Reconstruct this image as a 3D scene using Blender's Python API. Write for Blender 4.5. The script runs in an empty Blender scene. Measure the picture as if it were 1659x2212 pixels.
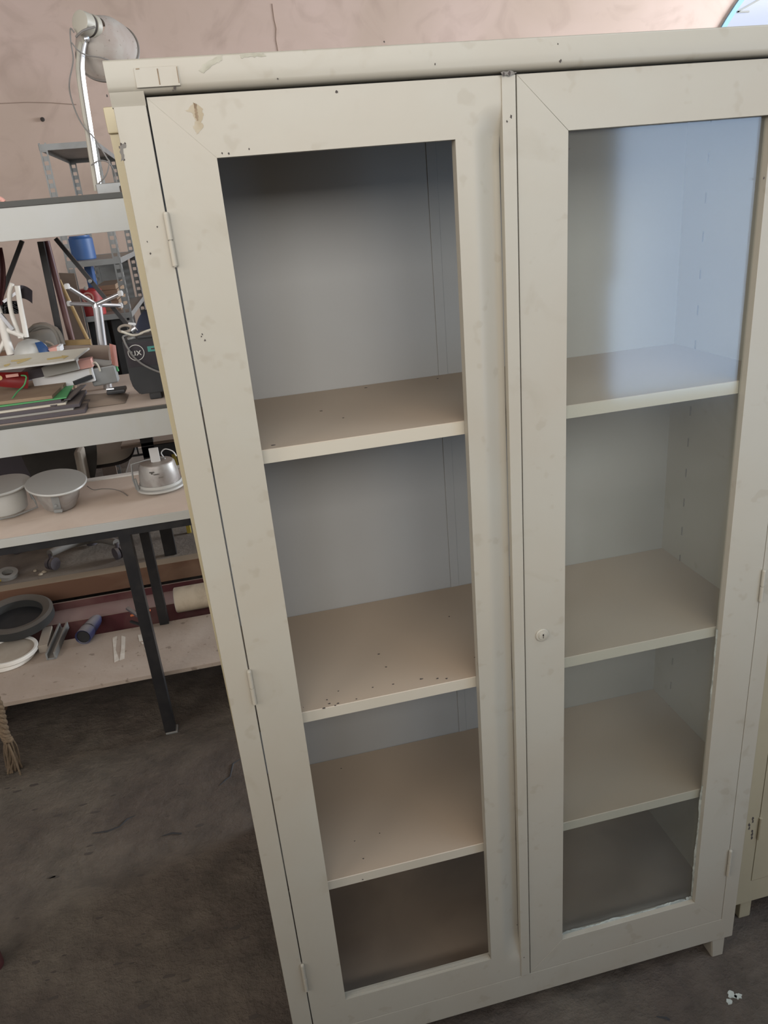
import bpy, bmesh, math, random
from mathutils import Vector, Matrix
random.seed(7)
sc = bpy.context.scene
col = sc.collection
PI = math.pi

# ------------------------------------------------------------------ camera
CAM = Vector((0.07774, -1.01945, 1.62102))
M = Matrix(((0.97171855, 0.16007592, -0.17360517),
            (-0.22057443, 0.35277066, -0.9093403),
            (-0.08432068, 0.9219157, 0.37810245)))
FPX = 1626.81
cd = bpy.data.cameras.new('camera'); cam = bpy.data.objects.new('camera', cd); col.objects.link(cam)
cd.sensor_fit = 'VERTICAL'; cd.sensor_height = 36.0; cd.lens = FPX / 2212 * 36.0
cd.clip_start = 0.02; cd.clip_end = 200
cam.matrix_world = Matrix.Translation(CAM) @ M.to_4x4()
sc.camera = cam

# ------------------------------------------------------------------ world and light
sc.view_settings.view_transform = 'Standard'; sc.view_settings.look = 'None'
sc.view_settings.gamma = 1.0; sc.view_settings.use_curve_mapping = False
sc.view_settings.exposure = 0.08
w = bpy.data.worlds.new('sky'); sc.world = w; w.use_nodes = True
wb = w.node_tree.nodes['Background']; wb.inputs[0].default_value = (0.74, 0.80, 0.98, 1); wb.inputs[1].default_value = 1.05

def area(name, loc, target, sx, sy, power, color):
    d = bpy.data.lights.new(name, 'AREA'); d.shape = 'RECTANGLE'; d.size = sx; d.size_y = sy
    d.energy = power; d.color = color
    o = bpy.data.objects.new(name, d); col.objects.link(o); o.location = loc
    o.rotation_euler = (Vector(target) - Vector(loc)).to_track_quat('-Z', 'Y').to_euler()
    return o
SOUTH = -2.6
area('daylight_rooflight', (2.1, -0.95, 3.48), (2.1, -0.95, 0), 2.2, 1.1, 32, (0.62, 0.82, 1.0))
area('daylight_high_window', (0.1, SOUTH + 0.02, 2.5), (0.1, 0, 2.6), 3.2, 1.1, 92, (1.0, 0.97, 0.92))
area('daylight_low_window', (2.72, SOUTH + 0.02, 1.27), (2.5, 0, 1.6), 1.34, 1.44, 23, (0.50, 0.70, 1.0))
area('daylight_side_window', (8.0, 2.6, 2.3), (0, 3.2, 2.1), 2.6, 1.6, 640, (0.88, 0.94, 1.0))
area('daylight_left_window', (-2.28, -0.9, 2.2), (0, 0.3, 1.9), 2.0, 1.2, 44, (1.0, 0.92, 0.83))

# ------------------------------------------------------------------ point helpers
def ray(px, py):
    return M @ Vector(((px - 829.5) / FPX, -(py - 1106) / FPX, -1.0))
def P(px, py, Y):
    v = ray(px, py); return CAM + v * ((Y - CAM.y) / v.y)
def Z(px, py, z):
    v = ray(px, py); return CAM + v * ((z - CAM.z) / v.z)

# ------------------------------------------------------------------ materials
def mat(name, c, rough=0.6, metal=0.0, c2=None, scale=6.0, amt=0.5, bump=0.0, bscale=60.0, dust=0.0,
        dustc=(0.30, 0.24, 0.19), stretch=(1, 1, 1), specks=0.0, speckc=(0.10, 0.07, 0.05), smudge=0.0, smudgec=(0.2, 0.18, 0.13)):
    m = bpy.data.materials.new(name); m.use_nodes = True
    nt = m.node_tree; n = nt.nodes; l = nt.links; b = n['Principled BSDF']
    b.inputs['Roughness'].default_value = rough; b.inputs['Metallic'].default_value = metal
    tc = n.new('ShaderNodeTexCoord'); mp = n.new('ShaderNodeMapping'); mp.inputs['Scale'].default_value = stretch
    l.new(tc.outputs['Object'], mp.inputs[0])
    rgb = n.new('ShaderNodeRGB'); rgb.outputs[0].default_value = (*c, 1); cur = rgb.outputs[0]
    def mix(fac, a, bcol):
        x = n.new('ShaderNodeMix'); x.data_type = 'RGBA'
        l.new(fac, x.inputs[0]); l.new(a, x.inputs[6]); x.inputs[7].default_value = (*bcol, 1)
        return x.outputs[2]
    def noise(s, lo, hi, k, det=5.0, dist=0.0):
        t = n.new('ShaderNodeTexNoise'); t.inputs['Scale'].default_value = s; t.inputs['Detail'].default_value = det
        t.inputs['Distortion'].default_value = dist
        l.new(mp.outputs[0], t.inputs['Vector'])
        r = n.new('ShaderNodeMapRange'); r.inputs[1].default_value = lo; r.inputs[2].default_value = hi
        r.inputs[3].default_value = 0; r.inputs[4].default_value = k; l.new(t.outputs[0], r.inputs[0])
        return r.outputs[0]
    if c2: cur = mix(noise(scale, 0.40, 0.68, amt, dist=0.6), cur, c2)
    if smudge: cur = mix(noise(scale * 2.2, 0.60, 0.78, smudge, det=8, dist=1.6), cur, smudgec)
    if specks: cur = mix(noise(scale * 9, 0.66, 0.72, specks, det=2), cur, speckc)
    if dust:
        g = n.new('ShaderNodeNewGeometry'); s = n.new('ShaderNodeSeparateXYZ'); l.new(g.outputs['Normal'], s.inputs[0])
        r = n.new('ShaderNodeMapRange'); r.inputs[1].default_value = 0.35; r.inputs[2].default_value = 0.95
        r.inputs[3].default_value = 0; r.inputs[4].default_value = dust; l.new(s.outputs[2], r.inputs[0])
        cur = mix(r.outputs[0], cur, dustc)
    l.new(cur, b.inputs['Base Color'])
    if bump:
        t = n.new('ShaderNodeTexNoise'); t.inputs['Scale'].default_value = bscale; t.inputs['Detail'].default_value = 6
        l.new(mp.outputs[0], t.inputs['Vector'])
        bp = n.new('ShaderNodeBump'); bp.inputs['Strength'].default_value = bump; bp.inputs['Distance'].default_value = 0.01
        l.new(t.outputs[0], bp.inputs['Height']); l.new(bp.outputs[0], b.inputs['Normal'])
    m['nodes'] = 1
    return m

def glass(name, c=(0.9, 0.95, 0.93)):
    m = bpy.data.materials.new(name); m.use_nodes = True
    nt = m.node_tree; n = nt.nodes; l = nt.links; n.remove(n['Principled BSDF'])
    out = n['Material Output']; tr = n.new('ShaderNodeBsdfTransparent'); tr.inputs[0].default_value = (*c, 1)
    gl = n.new('ShaderNodeBsdfGlossy'); gl.inputs['Roughness'].default_value = 0.09
    lw = n.new('ShaderNodeLayerWeight'); lw.inputs[0].default_value = 0.5
    pw = n.new('ShaderNodeMath'); pw.operation = 'POWER'; pw.inputs[1].default_value = 5.0; l.new(lw.outputs['Facing'], pw.inputs[0])
    fr = n.new('ShaderNodeMath'); fr.operation = 'MULTIPLY_ADD'; fr.inputs[1].default_value = 0.95; fr.inputs[2].default_value = 0.05; l.new(pw.outputs[0], fr.inputs[0])
    # dust film on the pane
    df = n.new('ShaderNodeBsdfDiffuse'); df.inputs[0].default_value = (0.55, 0.55, 0.5, 1)
    tc = n.new('ShaderNodeTexCoord'); t = n.new('ShaderNodeTexNoise'); t.inputs['Scale'].default_value = 3.0
    l.new(tc.outputs['Object'], t.inputs['Vector'])
    r = n.new('ShaderNodeMapRange'); r.inputs[1].default_value = 0.3; r.inputs[2].default_value = 0.75
    r.inputs[3].default_value = 0.015; r.inputs[4].default_value = 0.07; l.new(t.outputs[0], r.inputs[0])
    m1 = n.new('ShaderNodeMixShader'); l.new(fr.outputs[0], m1.inputs[0]); l.new(tr.outputs[0], m1.inputs[1]); l.new(gl.outputs[0], m1.inputs[2])
    m2 = n.new('ShaderNodeMixShader'); l.new(r.outputs[0], m2.inputs[0]); l.new(m1.outputs[0], m2.inputs[1]); l.new(df.outputs[0], m2.inputs[2])
    l.new(m2.outputs[0], out.inputs[0]); return m

PAINT = (0.298, 0.278, 0.230)
MT = {}
MT['paint'] = mat('cabinet_paint', PAINT, 0.45, c2=(0.285, 0.25, 0.195), scale=3.5, amt=0.6, bump=0.03, bscale=25, specks=0.25, speckc=(0.2, 0.17, 0.12), smudge=0.32, smudgec=(0.21, 0.18, 0.125))
MT['shelfpaint'] = mat('dusty_shelf_paint', (0.37, 0.335, 0.27), 0.5, c2=(0.345, 0.305, 0.235), scale=4, dust=0.95, dustc=(0.34, 0.265, 0.195), specks=0.0)
MT['inside'] = mat('inside_paint', (0.285, 0.28, 0.265), 0.5, c2=(0.27, 0.255, 0.235), scale=3, amt=0.5)
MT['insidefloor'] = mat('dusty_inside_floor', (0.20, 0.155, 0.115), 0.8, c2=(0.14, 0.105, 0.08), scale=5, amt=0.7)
MT['cream'] = mat('cream_paint', (0.39, 0.335, 0.215), 0.5, c2=(0.32, 0.27, 0.17), scale=6, amt=0.5)
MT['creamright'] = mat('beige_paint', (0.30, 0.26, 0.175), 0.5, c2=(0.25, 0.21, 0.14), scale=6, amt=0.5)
MT['dark'] = mat('seam_dark', (0.02, 0.02, 0.022), 0.7)
MT['greyrub'] = mat('grime', (0.11, 0.10, 0.09), 0.8, c2=(0.2, 0.18, 0.15), scale=40)
MT['stain'] = mat('tan_stain', (0.275, 0.225, 0.15), 0.8, c2=(0.34, 0.30, 0.23), scale=40, amt=0.9)
MT['smudge'] = mat('grey_smudge', (0.255, 0.24, 0.185), 0.8, c2=(0.34, 0.32, 0.26), scale=60, amt=1.0)
MT['rust'] = mat('rust', (0.14, 0.095, 0.055), 0.8, c2=(0.22, 0.16, 0.10), scale=60, amt=1)
MT['speck'] = mat('dirt_speck', (0.05, 0.04, 0.035), 0.9)
MT['white'] = mat('white_plastic', (0.72, 0.70, 0.66), 0.45, c2=(0.6, 0.57, 0.5), scale=10)
MT['putty'] = mat('putty', (0.36, 0.38, 0.345), 0.85, c2=(0.22, 0.235, 0.21), scale=50, amt=1.0)
MT['tabletrim'] = mat('light_grey_steel', (0.42, 0.425, 0.41), 0.5, c2=(0.38, 0.36, 0.29), scale=5, amt=0.45)
MT['tableface'] = mat('dusty_laminate', (0.60, 0.50, 0.42), 0.6, c2=(0.52, 0.42, 0.35), scale=5, amt=0.8)
MT['rubber'] = mat('dark_edge_band', (0.055, 0.055, 0.05), 0.6, dust=0.5)
MT['blacksteel'] = mat('black_steel', (0.012, 0.012, 0.014), 0.45, c2=(0.03, 0.028, 0.027), scale=20)
MT['board'] = mat('dusty_board', (0.33, 0.265, 0.215), 0.7, c2=(0.42, 0.36, 0.31), scale=4, amt=0.6, bump=0.1, specks=0.5)
MT['wood'] = mat('red_brown_wood', (0.17, 0.085, 0.05), 0.7, c2=(0.27, 0.17, 0.11), scale=9, amt=0.8, stretch=(0.35, 1, 1), dust=0.9, dustc=(0.30, 0.235, 0.165))
MT['platform'] = mat('dusty_platform', (0.22, 0.185, 0.15), 0.9, c2=(0.13, 0.105, 0.09), scale=4, amt=0.8, bump=0.3)
MT['maroon'] = mat('maroon_steel', (0.085, 0.022, 0.026), 0.5, c2=(0.15, 0.08, 0.07), scale=6, amt=0.8, dust=0.55)
MT['channelweb'] = mat('dusty_maroon', (0.20, 0.125, 0.115), 0.8, c2=(0.26, 0.19, 0.17), scale=5, amt=0.8)
MT['liddust'] = mat('tan_dust', (0.36, 0.31, 0.25), 0.95, c2=(0.30, 0.25, 0.2), scale=20)
MT['silver'] = mat('brushed_aluminium', (0.70, 0.72, 0.76), 0.28, metal=0.9)
MT['greymetal'] = mat('galvanised_steel', (0.26, 0.27, 0.27), 0.5, metal=0.3, c2=(0.18, 0.18, 0.17), scale=12, dust=0.5)
MT['lampshade'] = mat('speckled_lamp_enamel', (0.34, 0.31, 0.28), 0.7, c2=(0.27, 0.21, 0.18), scale=14, amt=0.8, specks=0.6)
MT['lampplastic'] = mat('grey_beige_plastic', (0.34, 0.32, 0.27), 0.5)
MT['cable'] = mat('grey_cable', (0.16, 0.15, 0.14), 0.6)
MT['blackplastic'] = mat('black_plastic', (0.012, 0.013, 0.015), 0.5, c2=(0.03, 0.03, 0.032), scale=12)
MT['darkfabric'] = mat('dusty_grey_fabric', (0.16, 0.15, 0.135), 0.95, c2=(0.23, 0.21, 0.18), scale=8, dust=0.6)
MT['beigefoam'] = mat('beige_cushion', (0.30, 0.26, 0.215), 0.9, c2=(0.22, 0.19, 0.16), scale=7, dust=0.4)
MT['chairplastic'] = mat('dusty_grey_plastic', (0.17, 0.16, 0.145), 0.7, dust=0.35)
MT['darkback'] = mat('dark_grey_cloth', (0.10, 0.095, 0.088), 0.95, c2=(0.14, 0.13, 0.12), scale=8)
MT['slateblue'] = mat('slate_blue_fabric', (0.12, 0.13, 0.18), 0.9, dust=0.5, dustc=(0.3, 0.28, 0.26))
MT['blue'] = mat('blue_plastic', (0.03, 0.09, 0.25), 0.5, c2=(0.06, 0.12, 0.25), scale=10)
MT['red'] = mat('red_paint', (0.36, 0.03, 0.03), 0.45, c2=(0.22, 0.03, 0.03), scale=10)
MT['pink'] = mat('pink_card', (0.62, 0.33, 0.28), 0.8)
MT['green'] = mat('green_plastic', (0.08, 0.33, 0.12), 0.6)
MT['yellow'] = mat('yellow_paint', (0.50, 0.38, 0.06), 0.6)
MT['paper'] = mat('paper', (0.55, 0.52, 0.44), 0.8, c2=(0.45, 0.40, 0.32), scale=12)
MT['whitecard'] = mat('white_card', (0.62, 0.62, 0.62), 0.7)
MT['greycard'] = mat('grey_card', (0.30, 0.29, 0.27), 0.8)
MT['slate'] = mat('dark_sheet', (0.075, 0.065, 0.075), 0.7, dust=0.35)
MT['brownleather'] = mat('brown_roll_cloth', (0.15, 0.11, 0.085), 0.85, c2=(0.10, 0.07, 0.055), scale=10, dust=0.7)
MT['cardboard'] = mat('cardboard', (0.27, 0.19, 0.125), 0.85, c2=(0.2, 0.13, 0.09), scale=14)
MT['rope'] = mat('jute_rope', (0.17, 0.12, 0.075), 0.95, c2=(0.10, 0.072, 0.046), scale=70, bump=0.4, bscale=300)
MT['tire'] = mat('black_rubber', (0.025, 0.025, 0.024), 0.85, dust=0.25)
MT['indigo'] = mat('indigo_plastic', (0.035, 0.04, 0.11), 0.45, dust=0.75, dustc=(0.28, 0.26, 0.25))
MT['cream_roll'] = mat('dusty_paper_tube', (0.50, 0.43, 0.33), 0.8, c2=(0.30, 0.24, 0.17), scale=14, amt=0.8)
MT['canmetal'] = mat('stained_aluminium', (0.36, 0.35, 0.335), 0.42, metal=0.35, c2=(0.20, 0.17, 0.155), scale=18, amt=0.8, dust=0.5)
MT['greyenamel'] = mat('grey_enamel', (0.42, 0.42, 0.40), 0.4, c2=(0.36, 0.35, 0.32), scale=6, dust=0.85, dustc=(0.27, 0.265, 0.25))
MT['tape'] = mat('peeling_tape', (0.58, 0.54, 0.48), 0.6, c2=(0.42, 0.36, 0.3), scale=30, amt=0.8)
MT['orange'] = mat('orange_handle', (0.45, 0.12, 0.04), 0.6)
MT['teal'] = mat('teal_sticker', (0.05, 0.22, 0.19), 0.6)
MT['logo'] = mat('pale_print', (0.50, 0.49, 0.46), 0.6)
MT['logoyellow'] = mat('yellow_print', (0.50, 0.38, 0.16), 0.6)
MT['bluepaint'] = mat('pale_blue_frame', (0.22, 0.42, 0.55), 0.5)
MT['oak'] = mat('light_wood', (0.42, 0.29, 0.13), 0.7, c2=(0.33, 0.22, 0.1), scale=10)
MT['glass'] = glass('dusty_glass', (0.96, 0.975, 0.965))
MT['clear'] = glass('window_glass', (0.97, 0.98, 1.0))

# ------------------------------------------------------------------ mesh builder
class MB:
    def __init__(s): s.bm = bmesh.new()
    def box(s, a, b, bev=0.0, R=None, c=None):
        a = Vector(a); b = Vector(b)
        t = bmesh.new(); bmesh.ops.create_cube(t, size=1.0)
        sz = b - a; mid = (a + b) / 2
        for v in t.verts: v.co = Vector((v.co.x * sz.x, v.co.y * sz.y, v.co.z * sz.z))
        if bev > 0: bmesh.ops.bevel(t, geom=t.edges[:], offset=bev, segments=2, affect='EDGES', profile=0.5)
        for v in t.verts:
            p = v.co
            if R is not None: p = R @ p
            v.co = p + mid
        s._add(t); return s
    def obox(s, c, sz, R, bev=0.0):
        c = Vector(c); sz = Vector(sz)
        return s.box(c - sz / 2, c + sz / 2, bev, R)
    def _add(s, t):
        me = bpy.data.meshes.new('tmp'); t.to_mesh(me); t.free(); s.bm.from_mesh(me); bpy.data.meshes.remove(me)
    def bar(s, a, b, wx, wy, up=(0, 0, 1), bev=0.0):
        a = Vector(a); b = Vector(b); d = (b - a); L = d.length; z = d.normalized(); u = Vector(up)
        if abs(z.dot(u)) > 0.95: u = Vector((0, 1, 0))
        x = u.cross(z).normalized(); y = z.cross(x)
        R = Matrix((x, y, z)).transposed()
        return s.box((a + b) / 2 - Vector((wx, wy, L)) / 2, (a + b) / 2 + Vector((wx, wy, L)) / 2, bev, R)
    def tube(s, pts, r, seg=10, cap=True):
        pts = [Vector(p) for p in pts]; n = len(pts)
        rs = r if isinstance(r, (list, tuple)) else [r] * n
        prev = None; rings = []
        for i, p in enumerate(pts):
            d = (pts[min(i + 1, n - 1)] - pts[max(i - 1, 0)]).normalized()
            if prev is None:
                u = Vector((0, 0, 1)) if abs(d.z) < 0.9 else Vector((1, 0, 0))
                x = u.cross(d).normalized()
            else: x = (prev - d * prev.dot(d)).normalized()
            prev = x; y = d.cross(x)
            rings.append([s.bm.verts.new(p + (x * math.cos(2 * PI * k / seg) + y * math.sin(2 * PI * k / seg)) * rs[i]) for k in range(seg)])
        for i in range(n - 1):
            for k in range(seg):
                s.bm.faces.new((rings[i][k], rings[i][(k + 1) % seg], rings[i + 1][(k + 1) % seg], rings[i + 1][k]))
        if cap:
            s.bm.faces.new(rings[0][::-1]); s.bm.faces.new(rings[-1])
        return s
    def lathe(s, c, axis, prof, seg=40, close=False):
        """prof: list of (radius, distance along axis)"""
        c = Vector(c); z = Vector(axis).normalized(); u = Vector((0, 0, 1)) if abs(z.z) < 0.9 else Vector((1, 0, 0))
        x = u.cross(z).normalized(); y = z.cross(x); rings = []
        for r, h in prof:
            if r < 1e-6: rings.append([s.bm.verts.new(c + z * h)]); continue
            rings.append([s.bm.verts.new(c + z * h + (x * math.cos(2 * PI * k / seg) + y * math.sin(2 * PI * k / seg)) * r) for k in range(seg)])
        if close: rings.append(rings[0])
        for i in range(len(rings) - 1):
            A, B = rings[i], rings[i + 1]
            for k in range(seg):
                k2 = (k + 1) % seg
                if len(A) == 1 and len(B) == 1: continue
                if len(A) == 1: s.bm.faces.new((A[0], B[k2], B[k]))
                elif len(B) == 1: s.bm.faces.new((A[k], A[k2], B[0]))
                else: s.bm.faces.new((A[k], A[k2], B[k2], B[k]))
        return s
    def prism(s, pts, d):
        """extrude a polygon by vector d"""
        d = Vector(d); pts = [Vector(p) for p in pts]
        A = [s.bm.verts.new(p) for p in pts]; B = [s.bm.verts.new(p + d) for p in pts]; n = len(pts)
        s.bm.faces.new(A); s.bm.faces.new(B[::-1])
        for i in range(n): s.bm.faces.new((A[i], B[i], B[(i + 1) % n], A[(i + 1) % n]))
        return s
    def grid(s, f, nu, nv, thick=None):
        V = [[s.bm.verts.new(f(i / nu, j / nv)) for j in range(nv + 1)] for i in range(nu + 1)]
        fs = [s.bm.faces.new((V[i][j], V[i + 1][j], V[i + 1][j + 1], V[i][j + 1])) for i in range(nu) for j in range(nv)]
        if thick: bmesh.ops.solidify(s.bm, geom=fs, thickness=thick)
        return s
    def build(s, name, m, parent=None, origin=None, smooth=True, ang=35):
        bmesh.ops.recalc_face_normals(s.bm, faces=s.bm.faces[:])
        if origin is None:
            if parent is not None: origin = Vector(parent['o'])
            else:
                xs = [v.co for v in s.bm.verts]
                origin = Vector(((min(v.x for v in xs) + max(v.x for v in xs)) / 2, (min(v.y for v in xs) + max(v.y for v in xs)) / 2, min(v.z for v in xs)))
        origin = Vector(origin)
        for v in s.bm.verts: v.co -= origin
        me = bpy.data.meshes.new(name); s.bm.to_mesh(me); s.bm.free()
        ms = m if isinstance(m, (list, tuple)) else [m]
        for k in ms: me.materials.append(MT[k])
        if smooth:
            me.shade_smooth()
            try: me.set_sharp_from_angle(angle=math.radians(ang))
            except Exception: pass
        o = bpy.data.objects.new(name, me); col.objects.link(o)
        if smooth:
            wnm = o.modifiers.new('normals', 'WEIGHTED_NORMAL'); wnm.keep_sharp = True; wnm.weight = 60
        if parent is not None: o.parent = parent; o['o'] = list(parent['o'])
        else: o.location = origin; o['o'] = list(origin)
        return o

def thing(name, label, cat, loc, group=None):
    o = bpy.data.objects.new(name, None); col.objects.link(o); o.empty_display_size = 0.1
    o.location = Vector(loc); o['o'] = list(Vector(loc)); o['label'] = label; o['category'] = cat
    if group: o['group'] = group
    return o
def tag(o, label, cat, group=None):
    o['label'] = label; o['category'] = cat
    if group: o['group'] = group
    return o
def struct(o):
    o['kind'] = 'structure'; return o
def smooth_path(pts, n=8):
    pts = [Vector(p) for p in pts]; out = []
    for i in range(len(pts) - 1):
        p0 = pts[max(i - 1, 0)]; p1 = pts[i]; p2 = pts[i + 1]; p3 = pts[min(i + 2, len(pts) - 1)]
        for k in range(n):
            t = k / n
            out.append(0.5 * ((2 * p1) + (p2 - p0) * t + (2 * p0 - 5 * p1 + 4 * p2 - p3) * t * t + (-p0 + 3 * p1 - 3 * p2 + p3) * t ** 3))
    out.append(pts[-1]); return out
def blob(n, r, rnd=0.35, seed=0):
    rr = random.Random(seed)
    return [(r * (1 + rnd * (rr.random() - 0.5) * 2) * math.cos(2 * PI * k / n), r * (1 + rnd * (rr.random() - 0.5) * 2) * math.sin(2 * PI * k / n)) for k in range(n)]

# ================================================================== the setting
def floor_mat():
    m = mat('rough_concrete', (0.085, 0.064, 0.050), 0.9, c2=(0.130, 0.108, 0.083), scale=2.6, amt=0.9, bump=0.0)
    nt = m.node_tree; n = nt.nodes; l = nt.links; b = n['Principled BSDF']
    tc = n.new('ShaderNodeTexCoord')
    t = n.new('ShaderNodeTexNoise'); t.inputs['Scale'].default_value = 11; t.inputs['Detail'].default_value = 12; t.inputs['Roughness'].default_value = 0.66; t.inputs['Distortion'].default_value = 0.1
    v = n.new('ShaderNodeTexNoise'); v.inputs['Scale'].default_value = 42; v.inputs['Detail'].default_value = 10; v.inputs['Roughness'].default_value = 0.65
    l.new(tc.outputs['Object'], t.inputs['Vector']); l.new(tc.outputs['Object'], v.inputs['Vector'])
    a = n.new('ShaderNodeMath'); a.operation = 'MULTIPLY_ADD'; a.inputs[1].default_value = 0.6
    l.new(v.outputs[0], a.inputs[0]); l.new(t.outputs[0], a.inputs[2])
    bp = n.new('ShaderNodeBump'); bp.inputs['Strength'].default_value = 1.0; bp.inputs['Distance'].default_value = 0.03
    l.new(a.outputs[0], bp.inputs['Height']); l.new(bp.outputs[0], b.inputs['Normal'])
    # mottled worn patches and pits
    r = n.new('ShaderNodeMapRange'); r.inputs[1].default_value = 0.36; r.inputs[2].default_value = 0.62; r.inputs[3].default_value = 0.72; r.inputs[4].default_value = 1.14
    l.new(t.outputs[0], r.inputs[0])
    src = b.inputs['Base Color'].links[0].from_socket
    x = n.new('ShaderNodeMix'); x.data_type = 'RGBA'; x.blend_type = 'MULTIPLY'; x.inputs[0].default_value = 1.0
    l.new(src, x.inputs[6]); l.new(r.outputs[0], x.inputs[7]); l.new(x.outputs[2], b.inputs['Base Color'])
    return m
MT['floor'] = floor_mat()
def wall_mat():
    m = mat('smeared_pink_plaster', (0.55, 0.43, 0.355), 0.9, c2=(0.66, 0.515, 0.455), scale=0.9, amt=0.9, bump=0.12, bscale=3)
    nt = m.node_tree; n = nt.nodes; l = nt.links; b = n['Principled BSDF']
    tc = n.new('ShaderNodeTexCoord')
    t = n.new('ShaderNodeTexNoise'); t.inputs['Scale'].default_value = 2.6; t.inputs['Detail'].default_value = 6; t.inputs['Distortion'].default_value = 2.2
    l.new(tc.outputs['Object'], t.inputs['Vector'])
    r = n.new('ShaderNodeMapRange'); r.inputs[1].default_value = 0.52; r.inputs[2].default_value = 0.72; r.inputs[3].default_value = 0; r.inputs[4].default_value = 0.55
    l.new(t.outputs[0], r.inputs[0]); src = b.inputs['Base Color'].links[0].from_socket
    x = n.new('ShaderNodeMix'); x.data_type = 'RGBA'; l.new(r.outputs[0], x.inputs[0]); l.new(src, x.inputs[6]); x.inputs[7].default_value = (0.44, 0.33, 0.275, 1)
    l.new(x.outputs[2], b.inputs['Base Color']); return m
MT['wall'] = wall_mat()
MT['floorpit'] = mat('dark_pits', (0.045, 0.036, 0.03), 0.9)
MT['crack'] = mat('plaster_crack', (0.36, 0.27, 0.22), 0.9)
MT['plain'] = mat('plain_plaster', (0.40, 0.36, 0.33), 0.9, c2=(0.33, 0.29, 0.26), scale=1.5)
XL, XR, YB, H = -2.3, 8.1, 4.9, 3.5
struct(MB().box((XL, SOUTH, -0.1), (XR, YB, 0.0)).build('floor', 'floor'))

def wall_with_holes(name, loops, to3, depth, m):
    """loops: outer first, then holes, as 2D points"""
    bm = bmesh.new(); edges = []
    for lp in loops:
        vs = [bm.verts.new(to3(*p)) for p in lp]
        edges += [bm.edges.new((vs[i], vs[(i + 1) % len(vs)])) for i in range(len(vs))]
    bmesh.ops.triangle_fill(bm, use_beauty=True, use_dissolve=False, edges=edges)
    r = bmesh.ops.extrude_face_region(bm, geom=bm.faces[:])
    for g in r['geom']:
        if isinstance(g, bmesh.types.BMVert): g.co += Vector(depth)
    b = MB(); b.bm.free(); b.bm = bm
    return struct(b.build(name, m, smooth=False))
wall_with_holes('ceiling', [[(XL, SOUTH), (XR, SOUTH), (XR, YB), (XL, YB)], [(1.0, -1.5), (3.2, -1.5), (3.2, -0.4), (1.0, -0.4)]], lambda x, y: (x, y, H), (0, 0, 0.1), 'plain')
AC = (5.80, 1.48); AR = 2.0
arch = [(AC[0] - AR, 0.9), (AC[0] + AR, 0.9)] + [(AC[0] + AR * math.cos(PI * k / 64), AC[1] + AR * math.sin(PI * k / 64)) for k in range(65)]
wall_with_holes('wall_back', [[(XL, 0), (XR, 0), (XR, H), (XL, H)], arch], lambda x, z: (x, YB, z), (0, 0.2, 0), 'wall')
def rect(a, b, c, d): return [(a, b), (c, b), (c, d), (a, d)]
wall_with_holes('wall_front', [rect(XL, 0, XR, H), rect(-1.5, 1.95, 1.7, 3.05), rect(2.05, 0.55, 3.4, 2.0)], lambda x, z: (x, SOUTH, z), (0, -0.2, 0), 'plain')
wall_with_holes('wall_right', [rect(SOUTH, 0, YB, H), rect(1.3, 1.5, 3.9, 3.1)], lambda y, z: (XR, y, z), (0.2, 0, 0), 'plain')
wall_with_holes('wall_left', [rect(SOUTH, 0, YB, H), rect(-1.9, 1.6, 0.1, 2.8)], lambda y, z: (XL, y, z), (-0.2, 0, 0), 'plain')

# arched window high in the back wall (pale blue frame)
def arch_ring(r0, r1, y0, y1):
    b = MB(); n = 64; V = []
    for k in range(n + 1):
        a = PI * k / n
        V.append([b.bm.verts.new((AC[0] + r * math.cos(a), y, AC[1] + r * math.sin(a))) for r, y in ((r0, y0), (r1, y0), (r1, y1), (r0, y1))])
    for k in range(n):
        for j in range(4):
            b.bm.faces.new((V[k][j], V[k + 1][j], V[k + 1][(j + 1) % 4], V[k][(j + 1) % 4]))
    b.bm.faces.new(V[0]); b.bm.faces.new(V[-1][::-1])
    for sx in (-1, 1): b.box((AC[0] + sx * (r0 + r1) / 2 - abs(r1 - r0) / 2, y0, 0.9), (AC[0] + sx * (r0 + r1) / 2 + abs(r1 - r0) / 2, y1, AC[1]))
    b.box((AC[0] - r1, y0, 0.86), (AC[0] + r1, y1, 0.9)); return b
wn = arch_ring(AR - 0.005, AR + 0.03, YB - 0.02, YB + 0.1).build('window_1', 'bluepaint'); struct(wn)
a = P(1592, 26, YB + 0.05); bq = P(1618, 25, YB + 0.05)
mb = MB().bar(a, bq, 0.012, 0.012)
mb.bar(P(1592, 26, YB + 0.05), P(1659, -12, YB + 0.05), 0.012, 0.012)
for k in range(1, 4):
    x = AC[0] - AR + k * AR / 2; h = math.sqrt(max(AR ** 2 - (x - AC[0]) ** 2, 0)); mb.box((x - 0.012, YB + 0.04, 0.9), (x + 0.012, YB + 0.065, AC[1] + h))
mb.build('glazing_bar', 'greycard', wn)
n_ = 64
mb = MB(); mb.prism([(AC[0] - AR, YB + 0.07, 0.9), (AC[0] + AR, YB + 0.07, 0.9)] + [(AC[0] + AR * math.cos(PI * k / n_), YB + 0.07, AC[1] + AR * math.sin(PI * k / n_)) for k in range(n_ + 1)], (0, 0.005, 0))
mb.build('pane', 'clear', wn, smooth=False)

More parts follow.
